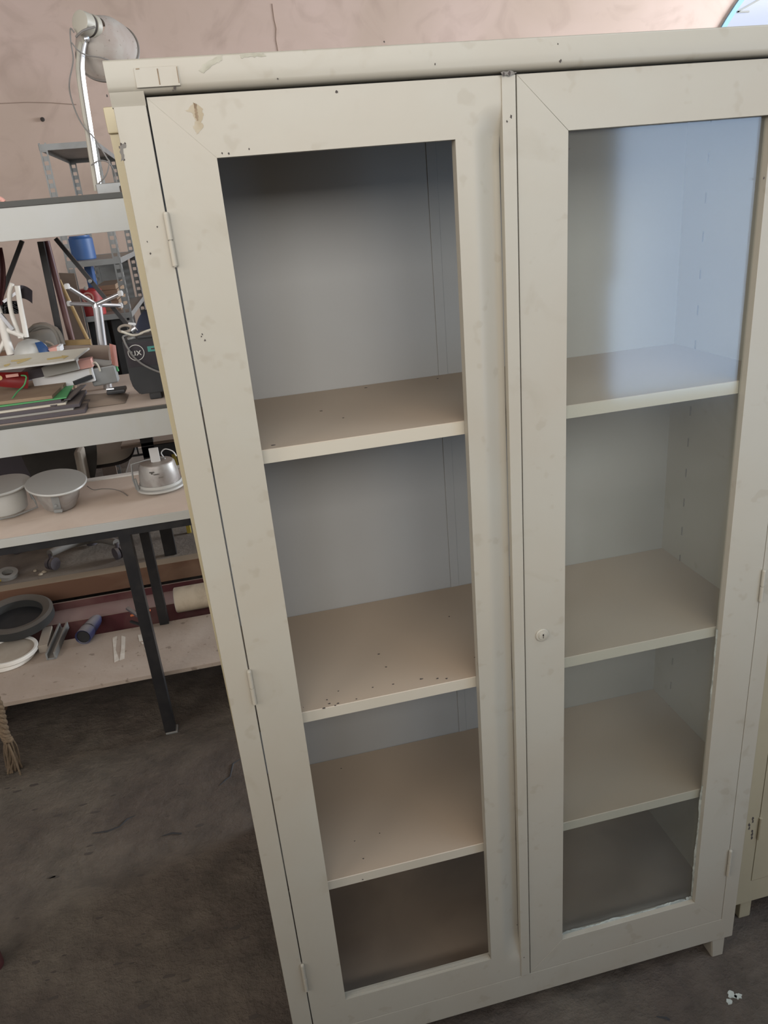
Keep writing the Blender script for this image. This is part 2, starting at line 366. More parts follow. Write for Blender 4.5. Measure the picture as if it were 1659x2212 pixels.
def frame_window(name, x0, x1, z0, z1, plane, pos, nx, nz):
    f = (lambda u, d, z: (u, pos + d, z)) if plane == 'y' else (lambda u, d, z: (pos + d, u, z))
    b = MB(); t = 0.04
    def bx(u0, u1, a, c):
        p = Vector(f(u0, -0.03, a)); q = Vector(f(u1, 0.03, c))
        b.box([min(p[i], q[i]) for i in range(3)], [max(p[i], q[i]) for i in range(3)])
    bx(x0, x0 + t, z0, z1); bx(x1 - t, x1, z0, z1); bx(x0, x1, z0, z0 + t); bx(x0, x1, z1 - t, z1)
    for k in range(1, nx): u = x0 + (x1 - x0) * k / nx; bx(u - t / 3, u + t / 3, z0, z1)
    for k in range(1, nz): u = z0 + (z1 - z0) * k / nz; bx(x0, x1, u - t / 3, u + t / 3)
    return struct(b.build(name, 'bluepaint', smooth=False))
struct(MB().box((-1.6, -1.72, 0), (1.42, -1.60, 1.62), 0.01).build('wall_light_blocker', 'plain'))  # unseen low wall added behind the camera to shade cabinet base and floor
frame_window('window_2', -1.5, 1.7, 1.95, 3.05, 'y', SOUTH - 0.05, 4, 1)
frame_window('window_3', 2.05, 3.4, 0.55, 2.0, 'y', SOUTH - 0.05, 1, 1)
frame_window('window_4', 1.3, 3.9, 1.5, 3.1, 'x', XR + 0.05, 3, 2)
frame_window('window_5', -1.9, 0.1, 1.6, 2.8, 'x', XL - 0.05, 3, 2)

wb_ = bpy.data.objects['wall_back']
for cp in ([(588, 8), (592, 40), (597, 62), (596, 84), (601, 112)], [(-10, 224), (60, 221), (110, 222), (165, 226)]):
    MB().tube([P(px_, py_, YB - 0.001) for px_, py_ in cp], 0.003, 6).build('crack', 'crack', wb_)
fl_ = bpy.data.objects['floor']
for k_, cp in enumerate(([(200, 1800), (232, 1796), (258, 1786), (274, 1770), (292, 1762)], [(474, 1697), (488, 1684), (497, 1678), (503, 1650), (518, 1640)], [(350, 1806), (372, 1800), (392, 1801)], [(1418, 2196), (1440, 2200), (1447, 2204)])):
    MB().tube([Z(px_, py_, 0.0005) for px_, py_ in cp], [0.0012, 0.0030, 0.0024, 0.0032, 0.001][:len(cp)], 6).build('crack', 'dark', fl_)
rr = random.Random(31); b = MB()
for k_ in range(46):
    px_, py_ = rr.uniform(10, 560), rr.uniform(1640, 2200)
    c_ = Z(px_, py_, 0); L_ = rr.uniform(0.004, 0.016); pts_ = blob(8, 1, 0.4, k_ + 60)
    b.prism([(c_.x + u_ * L_, c_.y + v_ * L_ * 0.35, 0.0) for u_, v_ in pts_], (0, 0, 0.0006))
b.build('pit', 'floorpit', fl_, smooth=False)['kind'] = 'stuff'
# fly and nail marks on the back wall
for px, py in ((92, 258),):
    p = P(px, py, YB)
    tag(MB().lathe((p.x, YB, p.z), (0, -1, 0), [(0.014, 0), (0.012, 0.015), (0, 0.018)], 10).build('wall_plug', 'speck'),
        'small dark plug in the pink wall left of the lamp', 'wall plug')

# ================================================================== the display cabinet
CW, CD, CT, CB = 0.9694, 0.355, 1.795, 0.055
cab = thing('display_cabinet', 'large off-white steel display cabinet with two tall framed doors and dusty shelves', 'cabinet', (CW / 2, CD / 2, 0))
t = 0.0012
MB().box((0, 0.001, CB), (0.012, CD, CT - 0.002), 0.001).build('side_panel', 'paint', cab)
sp = MB().box((CW - 0.012, 0.001, CB), (CW, CD, CT - 0.002), 0.001).build('side_panel', 'paint', cab)
b = MB()
for k in range(26):
    z = 0.216 + k * 0.065
    if z < 1.72:
        for yy in (0.271, 0.075):
            b.box((CW - 0.0132, yy - 0.0012, z - 0.009), (CW - 0.0119, yy + 0.0012, z + 0.009))
b.build('bracket_slot', 'greyrub', sp)['kind'] = 'stuff'
MB().box((0.012, 0.3414, CB), (CW - 0.012, 0.345, CT - 0.004)).build('back_panel', 'inside', cab)
bk = MB().box((0.466, 0.3398, 0.11), (0.484, 0.3414, CT - 0.02), 0.001)
bk.build('back_rib', 'inside', cab)
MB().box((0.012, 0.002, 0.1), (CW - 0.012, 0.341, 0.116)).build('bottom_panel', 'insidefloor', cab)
# front frame: stiles and plinth
b = MB()
b.box((0, -0.0005, CB), (0.0368, 0.013, 1.765), 0.0012)
b.box((CW - 0.0322, -0.0005, CB), (CW, 0.013, 1.765), 0.0012)
b.box((0.03, -0.0002, CB), (CW - 0.03, 0.013, 0.1168), 0.0012)
b.box((0.03, 0.030, 1.742), (CW - 0.03, 0.034, 1.785), 0.0)
b.build('front_frame', 'paint', cab)
# cornice: a folded lip with a rounded lower edge
prof = [(0.010, 1.7595), (0.004, 1.7595), (-0.001, 1.7605), (-0.0045, 1.7635), (-0.006, 1.768), (-0.0065, 1.778), (-0.0065, 1.7925), (-0.0045, 1.7948), (0.0, 1.7955), (CD, 1.7955), (CD, 1.785), (0.010, 1.785)]
b = MB().prism([(-0.0015, y, z) for y, z in prof], (CW + 0.003, 0, 0))
# fold running down onto the left and right stiles
for x0, x1 in ((-0.0012, 0.037), (CW - 0.032, CW + 0.0012)):
    b.prism([(x0, y, z) for y, z in [(0.01, 1.7600), (-0.0040, 1.7640), (-0.0030, 1.7575), (-0.0012, 1.752), (-0.0004, 1.748), (0.01, 1.748)]], (x1 - x0, 0, 0))
b.build('top_cornice', 'paint', cab, ang=50)
# label holder with rusty card slot
b = MB().box((0.0305, -0.0078, 1.7655), (0.0795, -0.0062, 1.7855), 0.0006)
lh = b.build('label_holder', 'paint', cab)
p = []
for q_ in (((0.0560, -0.0082, 1.7675), (0.0572, -0.0076, 1.7835)), ((0.0778, -0.0082, 1.768), (0.0786, -0.0076, 1.7845)), ((0.033, -0.0082, 1.7838), (0.037, -0.0076, 1.7848))):
    MB().box(*q_).build('rust_line', 'rust', lh)
# shelves with folded front lips
for z in (1.3133, 0.8612, 0.4846):
    b = MB().prism([(0.0125, y, zz) for y, zz in [(0.018, z - 0.0204), (0.018, z - 0.001), (0.019, z), (0.340, z), (0.340, z - 0.003), (0.0205, z - 0.003), (0.0205, z - 0.0204)]], (CW - 0.025, 0, 0))
    b.build('shelf', 'shelfpaint', cab, smooth=False)
# stubby feet
for x, y in ((0.03, 0.001), (0.919, 0.001), (0.03, 0.32), (0.919, 0.32)):
    sx = -1 if x > 0.5 else 1
    x0 = x; b = MB()
    b.prism([(x0, y, 0), (x0 + 0.034, y, 0), (x0 + 0.034, y + 0.034, 0), (x0, y + 0.034, 0)], (0, 0, 0.056))
    for v in b.bm.verts:
        if v.co.z < 0.01: v.co.x += 0.006 * (1 if sx < 0 else -1) * (1 if abs(v.co.x - (x0 if sx < 0 else x0 + 0.03)) < 0.001 else 0)
    bmesh.ops.bevel(b.bm, geom=b.bm.edges[:], offset=0.002, segments=2, affect='EDGES')
    b.build('leg', 'paint', cab)

ZT, ZOT, ZOB, ZB = 1.7565, 1.6882, 0.1908, 0.1180
TH = 0.016
def mitre_door(x0, x1, o0, o1, skip_right=False):
    b = MB(); g = 0.0 if skip_right else 0.00003
    for poly in ([(x0, ZB), (x1, ZB), (o1, ZOB), (o0, ZOB)], [(x0, ZT), (x1, ZT), (o1, ZOT), (o0, ZOT)], [(x0, ZB), (x0, ZT), (o0, ZOT), (o0, ZOB)], [(x1, ZB), (x1, ZT), (o1, ZOT), (o1, ZOB)]):
        if skip_right and poly[0][0] == x1: continue
        cx = sum(p[0] for p in poly) / 4; cz = sum(p[1] for p in poly) / 4
        q = []
        for px_, pz_ in poly:
            q.append((px_ + g * (1 if cx > px_ else -1), 0, pz_ + g * (1 if cz > pz_ else -1)))
        b.prism(q, (0, TH, 0))
    if not skip_right: bmesh.ops.bevel(b.bm, geom=b.bm.edges[:], offset=0.0003, segments=1, affect='EDGES')
    return b
def hinge(door, x, z, h):
    b = MB()
    for a, c in ((z, z + h * 0.485), (z + h * 0.515, z + h)):
        b.tube([(x, -0.0035, a), (x, -0.0035, c)], 0.0036, 14)
        b.box((x - 0.0015, -0.003, a), (x + 0.0015, 0.004, c))
    b.tube([(x, -0.0035, z - 0.0015), (x, -0.0035, z + h + 0.0015)], 0.0022, 10)
    b.lathe((x, -0.0035, z + h), (0, 0, 1), [(0.0036, 0), (0.0030, 0.0022), (0, 0.003)], 12)
    b.build('hinge', 'paint', door)

# left door (no glass); its meeting stile dips into a soft groove beside the cover strip
L0, L1 = 0.0388, 0.4905
dl = mitre_door(L0, L1, 0.1079, 0.4085, True)
def stile(u, v):
    x = 0.4085 + (0.4716 - 0.4085) * u; z = ZOB + (ZOT - ZOB) * v
    k = max(0.0, min(1.0, (x - 0.432) / 0.036)); k = k * k * (3 - 2 * k)
    top = max(0.0, min(1.0, (1.725 - z) / 0.05)); bot = max(0.0, min(1.0, (z - 0.16) / 0.08))
    top = top * top * (3 - 2 * top); bot = bot * bot * (3 - 2 * bot)
    return Vector((x, 0.0120 * k * top * bot, z))
dl.grid(stile, 26, 90)
def cap(z0, z1):
    def f(u, v):
        # widen along the mitre lines towards the door's corners
        z = z0 + (z1 - z0) * v
        e = (z - ZOT) / (ZT - ZOT) if z0 >= ZOT - 1e-4 else (ZOB - z) / (ZOB - ZB)
        xl = 0.4085 + (0.4905 - 0.4085) * e
        x = xl + (0.4716 - xl) * u if xl < 0.4716 else xl
        k = max(0.0, min(1.0, (x - 0.432) / 0.036)); k = k * k * (3 - 2 * k)
        top = max(0.0, min(1.0, (1.725 - z) / 0.05)); bot = max(0.0, min(1.0, (z - 0.16) / 0.08))
        top = top * top * (3 - 2 * top); bot = bot * bot * (3 - 2 * bot)
        return Vector((x, 0.0120 * k * top * bot - 0.00002, z))
    return f
dl.grid(cap(ZOT, ZT), 26, 14); dl.grid(cap(ZB, ZOB), 26, 14)
bmesh.ops.remove_doubles(dl.bm, verts=dl.bm.verts[:], dist=0.00006)
dl.box((0.4085, 0.002, ZOB), (0.4092, TH, ZOT))
dl.box((0.4092, 0.0130, ZOB), (0.4716, TH, ZOT))
dl.box((0.4716, -0.0022, ZB + 0.001), (0.4905, 0.010, ZT), 0.0010)
door = dl.build('door', 'paint', cab, ang=40)
hinge(door, 0.0372, 1.571, 0.060); hinge(door, 0.0378, 0.912, 0.060); hinge(door, 0.0378, 0.250, 0.068)
# rust run, mitre seam hairline and putty remains on the left door
def ragged(pts, yy, m, name, par, amp=0.0012, n=5, seed=1, th=0.00025):
    """a blotch with a ragged outline, from pixel corners on a surface y = yy"""
    rr_ = random.Random(seed); W = [P(px_, py_, yy) for px_, py_ in pts]; q = []
    for i in range(len(W)):
        for k in range(n):
            v_ = W[i].lerp(W[(i + 1) % len(W)], k / n); q.append((v_.x + rr_.uniform(-amp, amp), yy - th, v_.z + rr_.uniform(-amp, amp)))
    return MB().prism(q, (0, th * 2, 0)).build(name, m, par, smooth=False)
ragged([(402, 240), (418, 222), (436, 232), (441, 248), (434, 262), (440, 275), (426, 290), (418, 276), (422, 262), (416, 246)], 0, 'stain', 'rust_stain', door, 0.0011)
ragged([(418, 222), (424, 224), (426, 240), (429, 252), (427, 262), (422, 254), (421, 240)], -0.0003, 'rust', 'rust_stain', door, 0.0006)
MB().bar((L0, -0.00002, ZT), (0.1079, -0.00002, ZOT), 0.0002, 0.0003, up=(0, 1, 0)).build('mitre_seam', 'smudge', door)

def ragged_strip(p0_, p1_, up, hmin, hmax, y0_, y1_, seed, step=0.003):
    rr_ = random.Random(seed); a_ = Vector(p0_); c_ = Vector(p1_); u_ = Vector(up); n_s = int((c_ - a_).length / step); h_ = hmin; top_ = []
    for i_ in range(n_s + 1):
        h_ = min(hmax, max(hmin, h_ + rr_.uniform(-1, 1) * (hmax - hmin) * 0.3)); top_.append(a_.lerp(c_, i_ / n_s) + u_ * h_)
    b_ = MB(); lo_ = [b_.bm.verts.new((v_.x, y0_, v_.z)) for v_ in (a_.lerp(c_, i_ / n_s) - u_ * 0.001 for i_ in range(n_s + 1))]
    hi_ = [b_.bm.verts.new((v_.x, y0_, v_.z)) for v_ in top_]; lo2 = [b_.bm.verts.new((v_.co.x, y1_, v_.co.z)) for v_ in lo_]; hi2 = [b_.bm.verts.new((v_.co.x, y1_, v_.co.z)) for v_ in hi_]
    for i_ in range(n_s):
        for A_, B_ in ((lo_, hi_), (hi_, hi2), (hi2, lo2)): b_.bm.faces.new((A_[i_], A_[i_ + 1], B_[i_ + 1], B_[i_]))
    return b_
b = ragged_strip((0.110, 0, ZOB), (0.4065, 0, ZOB), (0, 0, 1), 0.0004, 0.0035, 0.005, 0.011, 3)
b.build('putty', 'paint', door)
# right door with glass, lock
dr = mitre_door(0.4925, 0.9365, 0.5636, 0.8665)
door2 = dr.build('door', 'paint', cab, ang=40)
hinge(door2, 0.9372, 1.571, 0.060); hinge(door2, 0.9372, 0.911, 0.060); hinge(door2, 0.9372, 0.250, 0.068)
MB().box((0.557, 0.0115, 0.184), (0.872, 0.0140, 1.694)).build('glass_pane', 'glass', door2, smooth=False)
lk = MB().lathe((0.5225, 0, 0.930), (0, -1, 0), [(0.0118, -0.001), (0.0118, 0.0018), (0.0106, 0.0030), (0.0076, 0.0034), (0.0073, 0.0048), (0.0062, 0.0053), (0, 0.0053)], 36).build('lock', 'paint', door2)
lk2 = MB().box((0.5219, -0.0057, 0.9262), (0.5231, -0.0046, 0.9338)).box((0.5213, -0.0057, 0.9308), (0.5237, -0.0046, 0.9340), 0.0003)
lk2.build('keyhole', 'speck', door2)
# putty round the lower edge and right edge of the pane
ragged_strip((0.5645, 0, ZOB), (0.852, 0, ZOB), (0, 0, 1), 0.001, 0.0065, 0.0097, 0.0117, 5).build('putty', 'putty', door2, smooth=False)
ragged_strip((0.852, 0, ZOB), (0.8662, 0, ZOB), (0, 0, 1), 0.006, 0.014, 0.0097, 0.0117, 8).build('putty', 'putty', door2, smooth=False)
ragged_strip((0.8665, 0, 0.20), (0.8665, 0, 0.50), (-1, 0, 0), 0.0015, 0.0045, 0.0097, 0.0117, 6).build('putty', 'putty', door2, smooth=False)
ragged_strip((0.8665, 0, 0.66), (0.8665, 0, 0.86), (-1, 0, 0), 0.001, 0.0035, 0.0097, 0.0117, 7).build('putty', 'putty', door2, smooth=False)
# grime smears, chips and dirt specks on the frame
b = MB()
for i, (px, py, r, yy) in enumerate(((727, 198, .0014, 0), (1104, 252, .0016, -.0022), (1095, 262, .001, -.0022), (443, 735, .0012, 0), (437, 722, .0009, 0), (1211, 132, .0013, -.0065), (262, 313, .0016, -.0005), (258, 318, .0012, -.0005), (340, 490, .001, -.0005), (325, 548, .0012, -.0005), (538, 322, .0009, 0), (494, 332, .0011, 0), (480, 331, .0009, 0), (378, 190, .0016, -.0065), (374, 196, .0010, -.0065), (600, 170, .0007, -.0065), (1088, 160, .0016, -.0065), (1100, 158, .0018, -.0060), (940, 138, .0008, -.0065), (1650, 385, .0012, -.0005), (1230, 322, .0008, 0), (1117, 1998, .001, -.0022), (1132, 2068, .001, -.0022), (655, 1528, .0006, 0), (435, 727, .0008, 0), (231, 207, .001, -.0065), (270, 310, .0010, -.0005), (268, 345, .0010, -.0005), (318, 522, .0008, -.0005), (1205, 95, .0008, -.0065), (830, 90, 0.0008, -.0065))):
    p = P(px, py, yy)
    b.prism([(p.x + u, yy - 0.0002, p.z + v * 1.3) for u, v in blob(9, r, 0.45, i)], (0, 0.0004, 0))
b.build('dirt_speck', 'speck', cab, smooth=False)['kind'] = 'stuff'
for i, q in enumerate(([(455, 128), (480, 118), (478, 132), (462, 138), (440, 158), (430, 152), (438, 140)], [(520, 118), (566, 113), (574, 120), (545, 124), (522, 126)])):
    ragged(q, -0.0066, 'smudge', 'grime_patch', cab, 0.0010, seed=i + 4)
ragged([(1082, 156), (1104, 152), (1116, 158), (1100, 163), (1084, 161)], -0.0058, 'greyrub', 'grime_patch', cab, 0.0006, seed=9)
ragged([(258, 316), (270, 309), (273, 317), (266, 322), (268, 345), (262, 348)], -0.0006, 'greyrub', 'grime_patch', cab, 0.0008, seed=11)
# crumbs on the shelves
b = MB(); rr = random.Random(11)
for zz, pts in ((0.8612, [(818, 1413), (834, 1441), (910, 1467), (970, 1332), (850, 1478), (730, 1520), (724, 1524), (706, 1512), (712, 1520), (700, 1530), (770, 1510), (805, 1485), (731, 1493), (945, 1466), (965, 1466), (1026, 1420)]),
               (1.3133, [(590, 962), (694, 888), (790, 838), (945, 818), (742, 903)]), (0.4846, [(766, 1817), (785, 1855), (737, 1660), (820, 1800), (784, 1900)])):
    for i, (px, py) in enumerate(pts):
        p = Z(px, py, zz); r = rr.uniform(0.0008, 0.0018)
        b.prism([(p.x + u * 1.5, p.y + v, zz - 0.0001) for u, v in blob(7, r, 0.5, i)], (0, 0, 0.0007))
b.build('crumb', 'speck', cab, smooth=False)['kind'] = 'stuff'

# ================================================================== neighbouring cream cabinets
def plain_cabinet(x0, y0, m, label, wd, group=None):
    c = thing('steel_cabinet', label, 'cabinet', (x0 + wd / 2, y0 + CD / 2, 0), group)
    b = MB().box((x0, y0 + 0.002, CB), (x0 + 0.012, y0 + CD, 1.79), 0.001); b.build('side_panel', m, c)
    b = MB().box((x0 + wd - 0.012, y0 + 0.002, CB), (x0 + wd, y0 + CD, 1.79), 0.001); b.build('side_panel', m, c)
    MB().box((x0 + 0.012, y0 + CD - 0.004, CB), (x0 + wd - 0.012, y0 + CD, 1.79)).build('back_panel', m, c)
    MB().box((x0 + 0.012, y0 + 0.001, CB), (x0 + wd - 0.012, y0 + CD - 0.004, 0.12)).build('bottom_panel', m, c)
    MB().box((x0 - 0.002, y0 - 0.006, 1.758), (x0 + wd + 0.002, y0 + CD + 0.004, 1.796), 0.003).build('top_cornice', m, c)
    for fx in (x0, x0 + wd - 0.035): MB().box((fx, y0, CB), (fx + 0.035, y0 + 0.004, 1.76), 0.001).build('front_stile', m, c)
    for a, bb in ((x0 + 0.0365, x0 + wd / 2 - 0.001), (x0 + wd / 2 + 0.001, x0 + wd - 0.0365)):
        d = MB().box((a, y0, 0.121), (bb, y0 + 0.012, 1.756), 0.0012).build('door', m, c)
        hx = a if a < x0 + wd / 2 - 0.05 else bb
        for hz in (0.25, 0.91, 1.57): MB().tube([(hx, y0 - 0.003, hz), (hx, y0 - 0.003, hz + 0.06)], 0.0034, 12).build('hinge', m, d)
    for xx in (x0 + 0.02, x0 + wd - 0.05):
        for yy in (y0 + 0.005, y0 + CD - 0.035): MB().box((xx, yy, 0), (xx + 0.03, yy + 0.03, 0.056), 0.003).build('leg', m, c)
    return c
# the cabinet standing back to back with the display cabinet (its back towards us)
c2 = plain_cabinet(-0.023, 0.372, 'cream', 'pale yellow steel cabinet directly behind the display cabinet, only its left edge showing', 0.97)
c2.rotation_euler = (0, -0.0105, 0); c2.location.z += 0.0052   # leans a little on the uneven floor
c3 = plain_cabinet(1.022, 0.064, 'creamright', 'beige steel cabinet at the right edge, standing just beyond the display cabinet', 0.97)
b = MB(); rr = random.Random(2)
for i in range(7):
    p = P(1622 + rr.uniform(-4, 5), 1768 + i * 7, 0.0635); b.prism([(p.x + u, 0.0635, p.z + v * 2.2) for u, v in blob(8, 0.0022, 0.5, i)], (0, 0.001, 0))
b.build('rust_stain', 'speck', c3, smooth=False)

# ================================================================== low table with three downlights on it
TA0, TA1, TAZ = 1.22, 1.70, 0.800
ta = thing('steel_table', 'black-legged steel table with pale edge and dusty brown top holding the downlights', 'table', (-0.6, 1.45, 0))
MB().box((-1.45, TA0 + 0.004, TAZ - 0.022), (0.42, TA1 - 0.03, TAZ), 0.001).build('tabletop', 'tableface', ta)
MB().box((-1.452, TA0, TAZ - 0.026), (0.422, TA0 + 0.006, TAZ + 0.001), 0.001).build('edge_band', 'tabletrim', ta)
b = MB().box((-1.45, TA1 - 0.03, TAZ - 0.02), (0.42, TA1, TAZ + 0.006), 0.005); b.build('back_rail', 'white', ta)
b = MB().box((-1.43, TA0 + 0.008, TAZ - 0.052), (0.40, TA0 + 0.034, TAZ - 0.022), 0.001)
b.box((-1.43, TA1 - 0.05, TAZ - 0.052), (0.40, TA1 - 0.024, TAZ - 0.022), 0.001)
b.box((-0.318, TA0 + 0.034, TAZ - 0.052), (-0.288, TA1 - 0.05, TAZ - 0.022), 0.001)
b.box((-1.43, TA0 + 0.034, TAZ - 0.052), (-1.40, TA1 - 0.05, TAZ - 0.022), 0.001).box((0.37, TA0 + 0.034, TAZ - 0.052), (0.40, TA1 - 0.05, TAZ - 0.022), 0.001)
b.build('frame', 'blacksteel', ta)
for x in (-0.325, -1.40):
    l_ = MB().box((x, 1.228, 0.006), (x + 0.036, 1.262, TAZ - 0.05), 0.001).build('leg', 'blacksteel', ta)
    MB().box((x + 0.002, 1.226, 0.0), (x + 0.042, 1.266, 0.008), 0.002).build('foot_cap', 'greymetal', l_)
    MB().box((x, 1.640, 0.202), (x + 0.034, 1.672, TAZ - 0.05), 0.001).build('leg', 'blacksteel', ta)
for x in (0.37,):
    MB().box((x, 1.228, 0.0), (x + 0.036, 1.262, TAZ - 0.05), 0.001).build('leg', 'blacksteel', ta)
    MB().box((x, 1.70, 0.0), (x + 0.034, 1.73, TAZ - 0.03), 0.001).build('leg', 'blacksteel', ta)

def downlight(px, py, Y, R, label, flip=False):
    c = Z(px, py, TAZ + 0.001); c.y = Y
    c = P(px, py, Y); c.z = TAZ + 0.008
    t_ = thing('downlight', label, 'ceiling lamp', c, 'removed downlights on the steel table')
    return t_, c
# middle one: bowl reflector under a wide disc, tilted a little
t_, c = downlight(135, 1108, 1.43, 0.06, 'grey bowl-shaped downlight with wide flat disc on top, middle of the table')
ax = Vector((0.10, -0.16, 1)).normalized()
MB().lathe(c, ax, [(0.0, 0.0), (0.040, 0.0), (0.050, 0.006), (0.062, 0.035), (0.068, 0.07), (0.070, 0.078), (0.066, 0.078), (0.060, 0.04), (0.046, 0.01), (0, 0.006)], 48).build('reflector', 'canmetal', t_)
MB().lathe(c, ax, [(0, 0.092), (0.060, 0.0915), (0.090, 0.089), (0.0925, 0.085), (0.090, 0.081), (0.070, 0.078), (0, 0.078)], 56).build('disc', 'greyenamel', t_)
b = MB(); b.bar(c + Vector((0.004, -0.066, 0.0)), c + Vector((0.008, -0.078, 0.07)), 0.022, 0.004, up=(0, 1, 0), bev=0.001); b.bar(c + Vector((-0.004, -0.077, 0.012)), c + Vector((0.02, -0.077, 0.01)), 0.008, 0.008)
b.lathe(c + Vector((0.004, -0.075, 0.028)), (0, -1, 0), [(0.004, 0), (0.004, 0.003), (0, 0.003)], 10)
b.build('spring_clip', 'greymetal', t_)
q = P(192, 1050, 1.50)
MB().tube(smooth_path([P(188, 1050, 1.47), P(202, 1058, 1.49), P(222, 1056, 1.5), P(245, 1057, 1.5), Z(262, 1062, TAZ + .004), Z(275, 1071, TAZ + 0.002)]), 0.0013, 8).build('cable', 'cable', t_)
# left one
t_, c = downlight(18, 1100, 1.45, 0.06, 'grey bowl-shaped downlight cut by the left edge of the view')
ax = Vector((-0.02, -0.06, 1)).normalized()
MB().lathe(c, ax, [(0.0, 0.0), (0.050, 0.0), (0.060, 0.01), (0.066, 0.045), (0.068, 0.082), (0.064, 0.082), (0.058, 0.03), (0.046, 0.01), (0, 0.006)], 48).build('reflector', 'greyenamel', t_)
MB().lathe(c, ax, [(0, 0.097), (0.07, 0.0965), (0.088, 0.095), (0.092, 0.091), (0.089, 0.087), (0.066, 0.082), (0, 0.082)], 56).build('disc', 'greyenamel', t_)
b = MB(); b.tube([c + Vector((0.070, -0.01, 0.085)), c + Vector((0.088, -0.014, 0.03)), c + Vector((0.092, -0.016, 0.006)), c + Vector((0.03, -0.066, 0.004)), c + Vector((-0.02, -0.075, 0.004))], 0.003, 8)
b.tube([c + Vector((0.074, 0.0, 0.08)), c + Vector((0.080, 0.0, 0.03))], 0.004, 8)
b.build('spring_clip', 'greymetal', t_)
# right one upside down with bracket
t_, c = downlight(352, 1066, 1.47, 0.06, 'stained metal downlight standing upside down on its rim, right of the three')
ax = Vector((0, 0, 1))
MB().lathe(c, ax, [(0, 0.004), (0.070, 0.004), (0.0755, 0.0), (0.079, 0.003), (0.078, 0.009), (0.070, 0.013), (0.069, 0.022), (0, 0.022)], 56).build('rim', 'greyenamel', t_)
MB().lathe(c, ax, [(0.0, 0.018), (0.066, 0.018), (0.064, 0.05), (0.058, 0.084), (0.053, 0.090), (0.02, 0.094), (0, 0.094)], 48).build('housing', 'canmetal', t_)
b = MB()
for k, (dx, z, L) in enumerate(((-0.022, 0.070, 0.016), (-0.010, 0.062, 0.020), (0.004, 0.050, 0.018), (-0.018, 0.0655, 0.006))):
    for j in range(int(L / 0.003)):
        xx = dx + j * 0.0032; yy = -math.sqrt(max(0.0625 ** 2 - xx ** 2, 0)) - 0.0008
        b.box(c + Vector((xx, yy - 0.001, z)), c + Vector((xx + 0.002, yy + 0.003, z + 0.0035)))
b.build('printed_marks', 'greyrub', t_)
b = MB().box(c + Vector((-0.014, -0.022, 0.094)), c + Vector((0.016, -0.018, 0.142)), 0.0012); b.box(c + Vector((-0.010, -0.022, 0.092)), c + Vector((0.012, 0.0, 0.096)), 0.001)
b.build('mounting_tab', 'whitecard', t_)
b = MB(); b.tube(smooth_path([c + Vector((0.03, 0.0, 0.094)), c + Vector((0.02, 0.01, 0.112)), c + Vector((0.035, 0.01, 0.124)), c + Vector((0.058, 0.0, 0.116)), c + Vector((0.068, -0.01, 0.10))]), 0.002, 8); b.build('cable', 'whitecard', t_)
b = MB(); b.tube([c + Vector((-0.079, -0.005, 0.004)), c + Vector((-0.084, -0.004, 0.04)), c + Vector((-0.080, -0.002, 0.092)), c + Vector((-0.03, -0.004, 0.10)), c + Vector((0.03, 0.0, 0.099))], 0.003, 8)
b.tube([c + Vector((-0.070, -0.03, 0.006)), c + Vector((-0.074, -0.03, 0.05))], 0.004, 8); b.build('spring_clip', 'greymetal', t_)

# ================================================================== two white-fronted benches above
def bench(zt, zb, zrub, name, label, legs, x0=-1.45, x1=0.42):
    c = thing(name, label, 'table', (-0.5, 1.55, zt))
    MB().box((x0, 1.252, zt - 0.02), (x1, 1.85, zt), 0.001).build('tabletop', 'tableface', c)
    MB().box((x0, 1.247, zt - zrub), (x1, 1.256, zt + 0.0015), 0.002).build('edge_band', 'rubber', c)
    MB().box((x0, 1.25, zb), (x1, 1.262, zt - zrub + 0.0002), 0.001).build('apron', 'tabletrim', c)
    return c
bB = bench(1.128, 1.037, 0.010, 'work_bench', 'bench with white steel front carrying the clutter and black speaker, above the downlights', 0)
for x in (-1.46, 0.385):
    for y in (1.74, 1.82):
        MB().box((x, y, 0.0), (x + 0.03, y + 0.03, 1.108), 0.001).build('leg', 'blacksteel', bB)
bC = bench(1.706, 1.612, 0.014, 'work_bench', 'topmost bench with white steel front and dark edge, carrying the desk lamp', 0)
# its dark legs and struts, standing on the bench below
def onB(px, py, Y, z=None): return P(px, py, Y)
YL = 1.78
def leg_line(p, q, name, w, m, round_=False, Y=YL):
    a = P(*p, Y); c = P(*q, Y); d = (c - a).normalized()
    a = a + d * ((1.6 - a.z) / d.z) if a.z < 1.6 else a
    k = (1.130 - c.z) / d.z
    c = c + d * k
    b = MB()
    if round_: b.tube([a, c], w / 2, 12)
    else: b.bar(a, c, w, w, bev=0.001)
    return b.build(name, m, bC)
leg_line((88, 522), (132, 735), 'leg', 0.020, 'blacksteel')
leg_line((100, 522), (158, 745), 'leg', 0.022, 'maroon', True, 1.80)
b = MB().bar(P(120, 515, 1.75), P(292, 722, 1.75), 0.013, 0.013); st = b.build('strut', 'blacksteel', bC)
MB().bar(P(48, 520, 1.75), P(-20, 700, 1.75), 0.013, 0.013).build('strut', 'blacksteel', bC)
MB().lathe(P(195, 607, 1.74), (0, -1, 0), [(0.006, 0), (0.006, 0.012), (0, 0.013)], 12).build('bolt', 'greymetal', st)
for x in (0.30,):
    for y in (1.27, 1.80): MB().box((x, y, 1.129), (x + 0.03, y + 0.03, 1.69), 0.001).build('leg', 'blacksteel', bC)
for y in (1.27, 1.80): MB().box((-1.40, y, 1.129), (-1.37, y + 0.03, 1.69), 0.001).build('leg', 'blacksteel', bC)
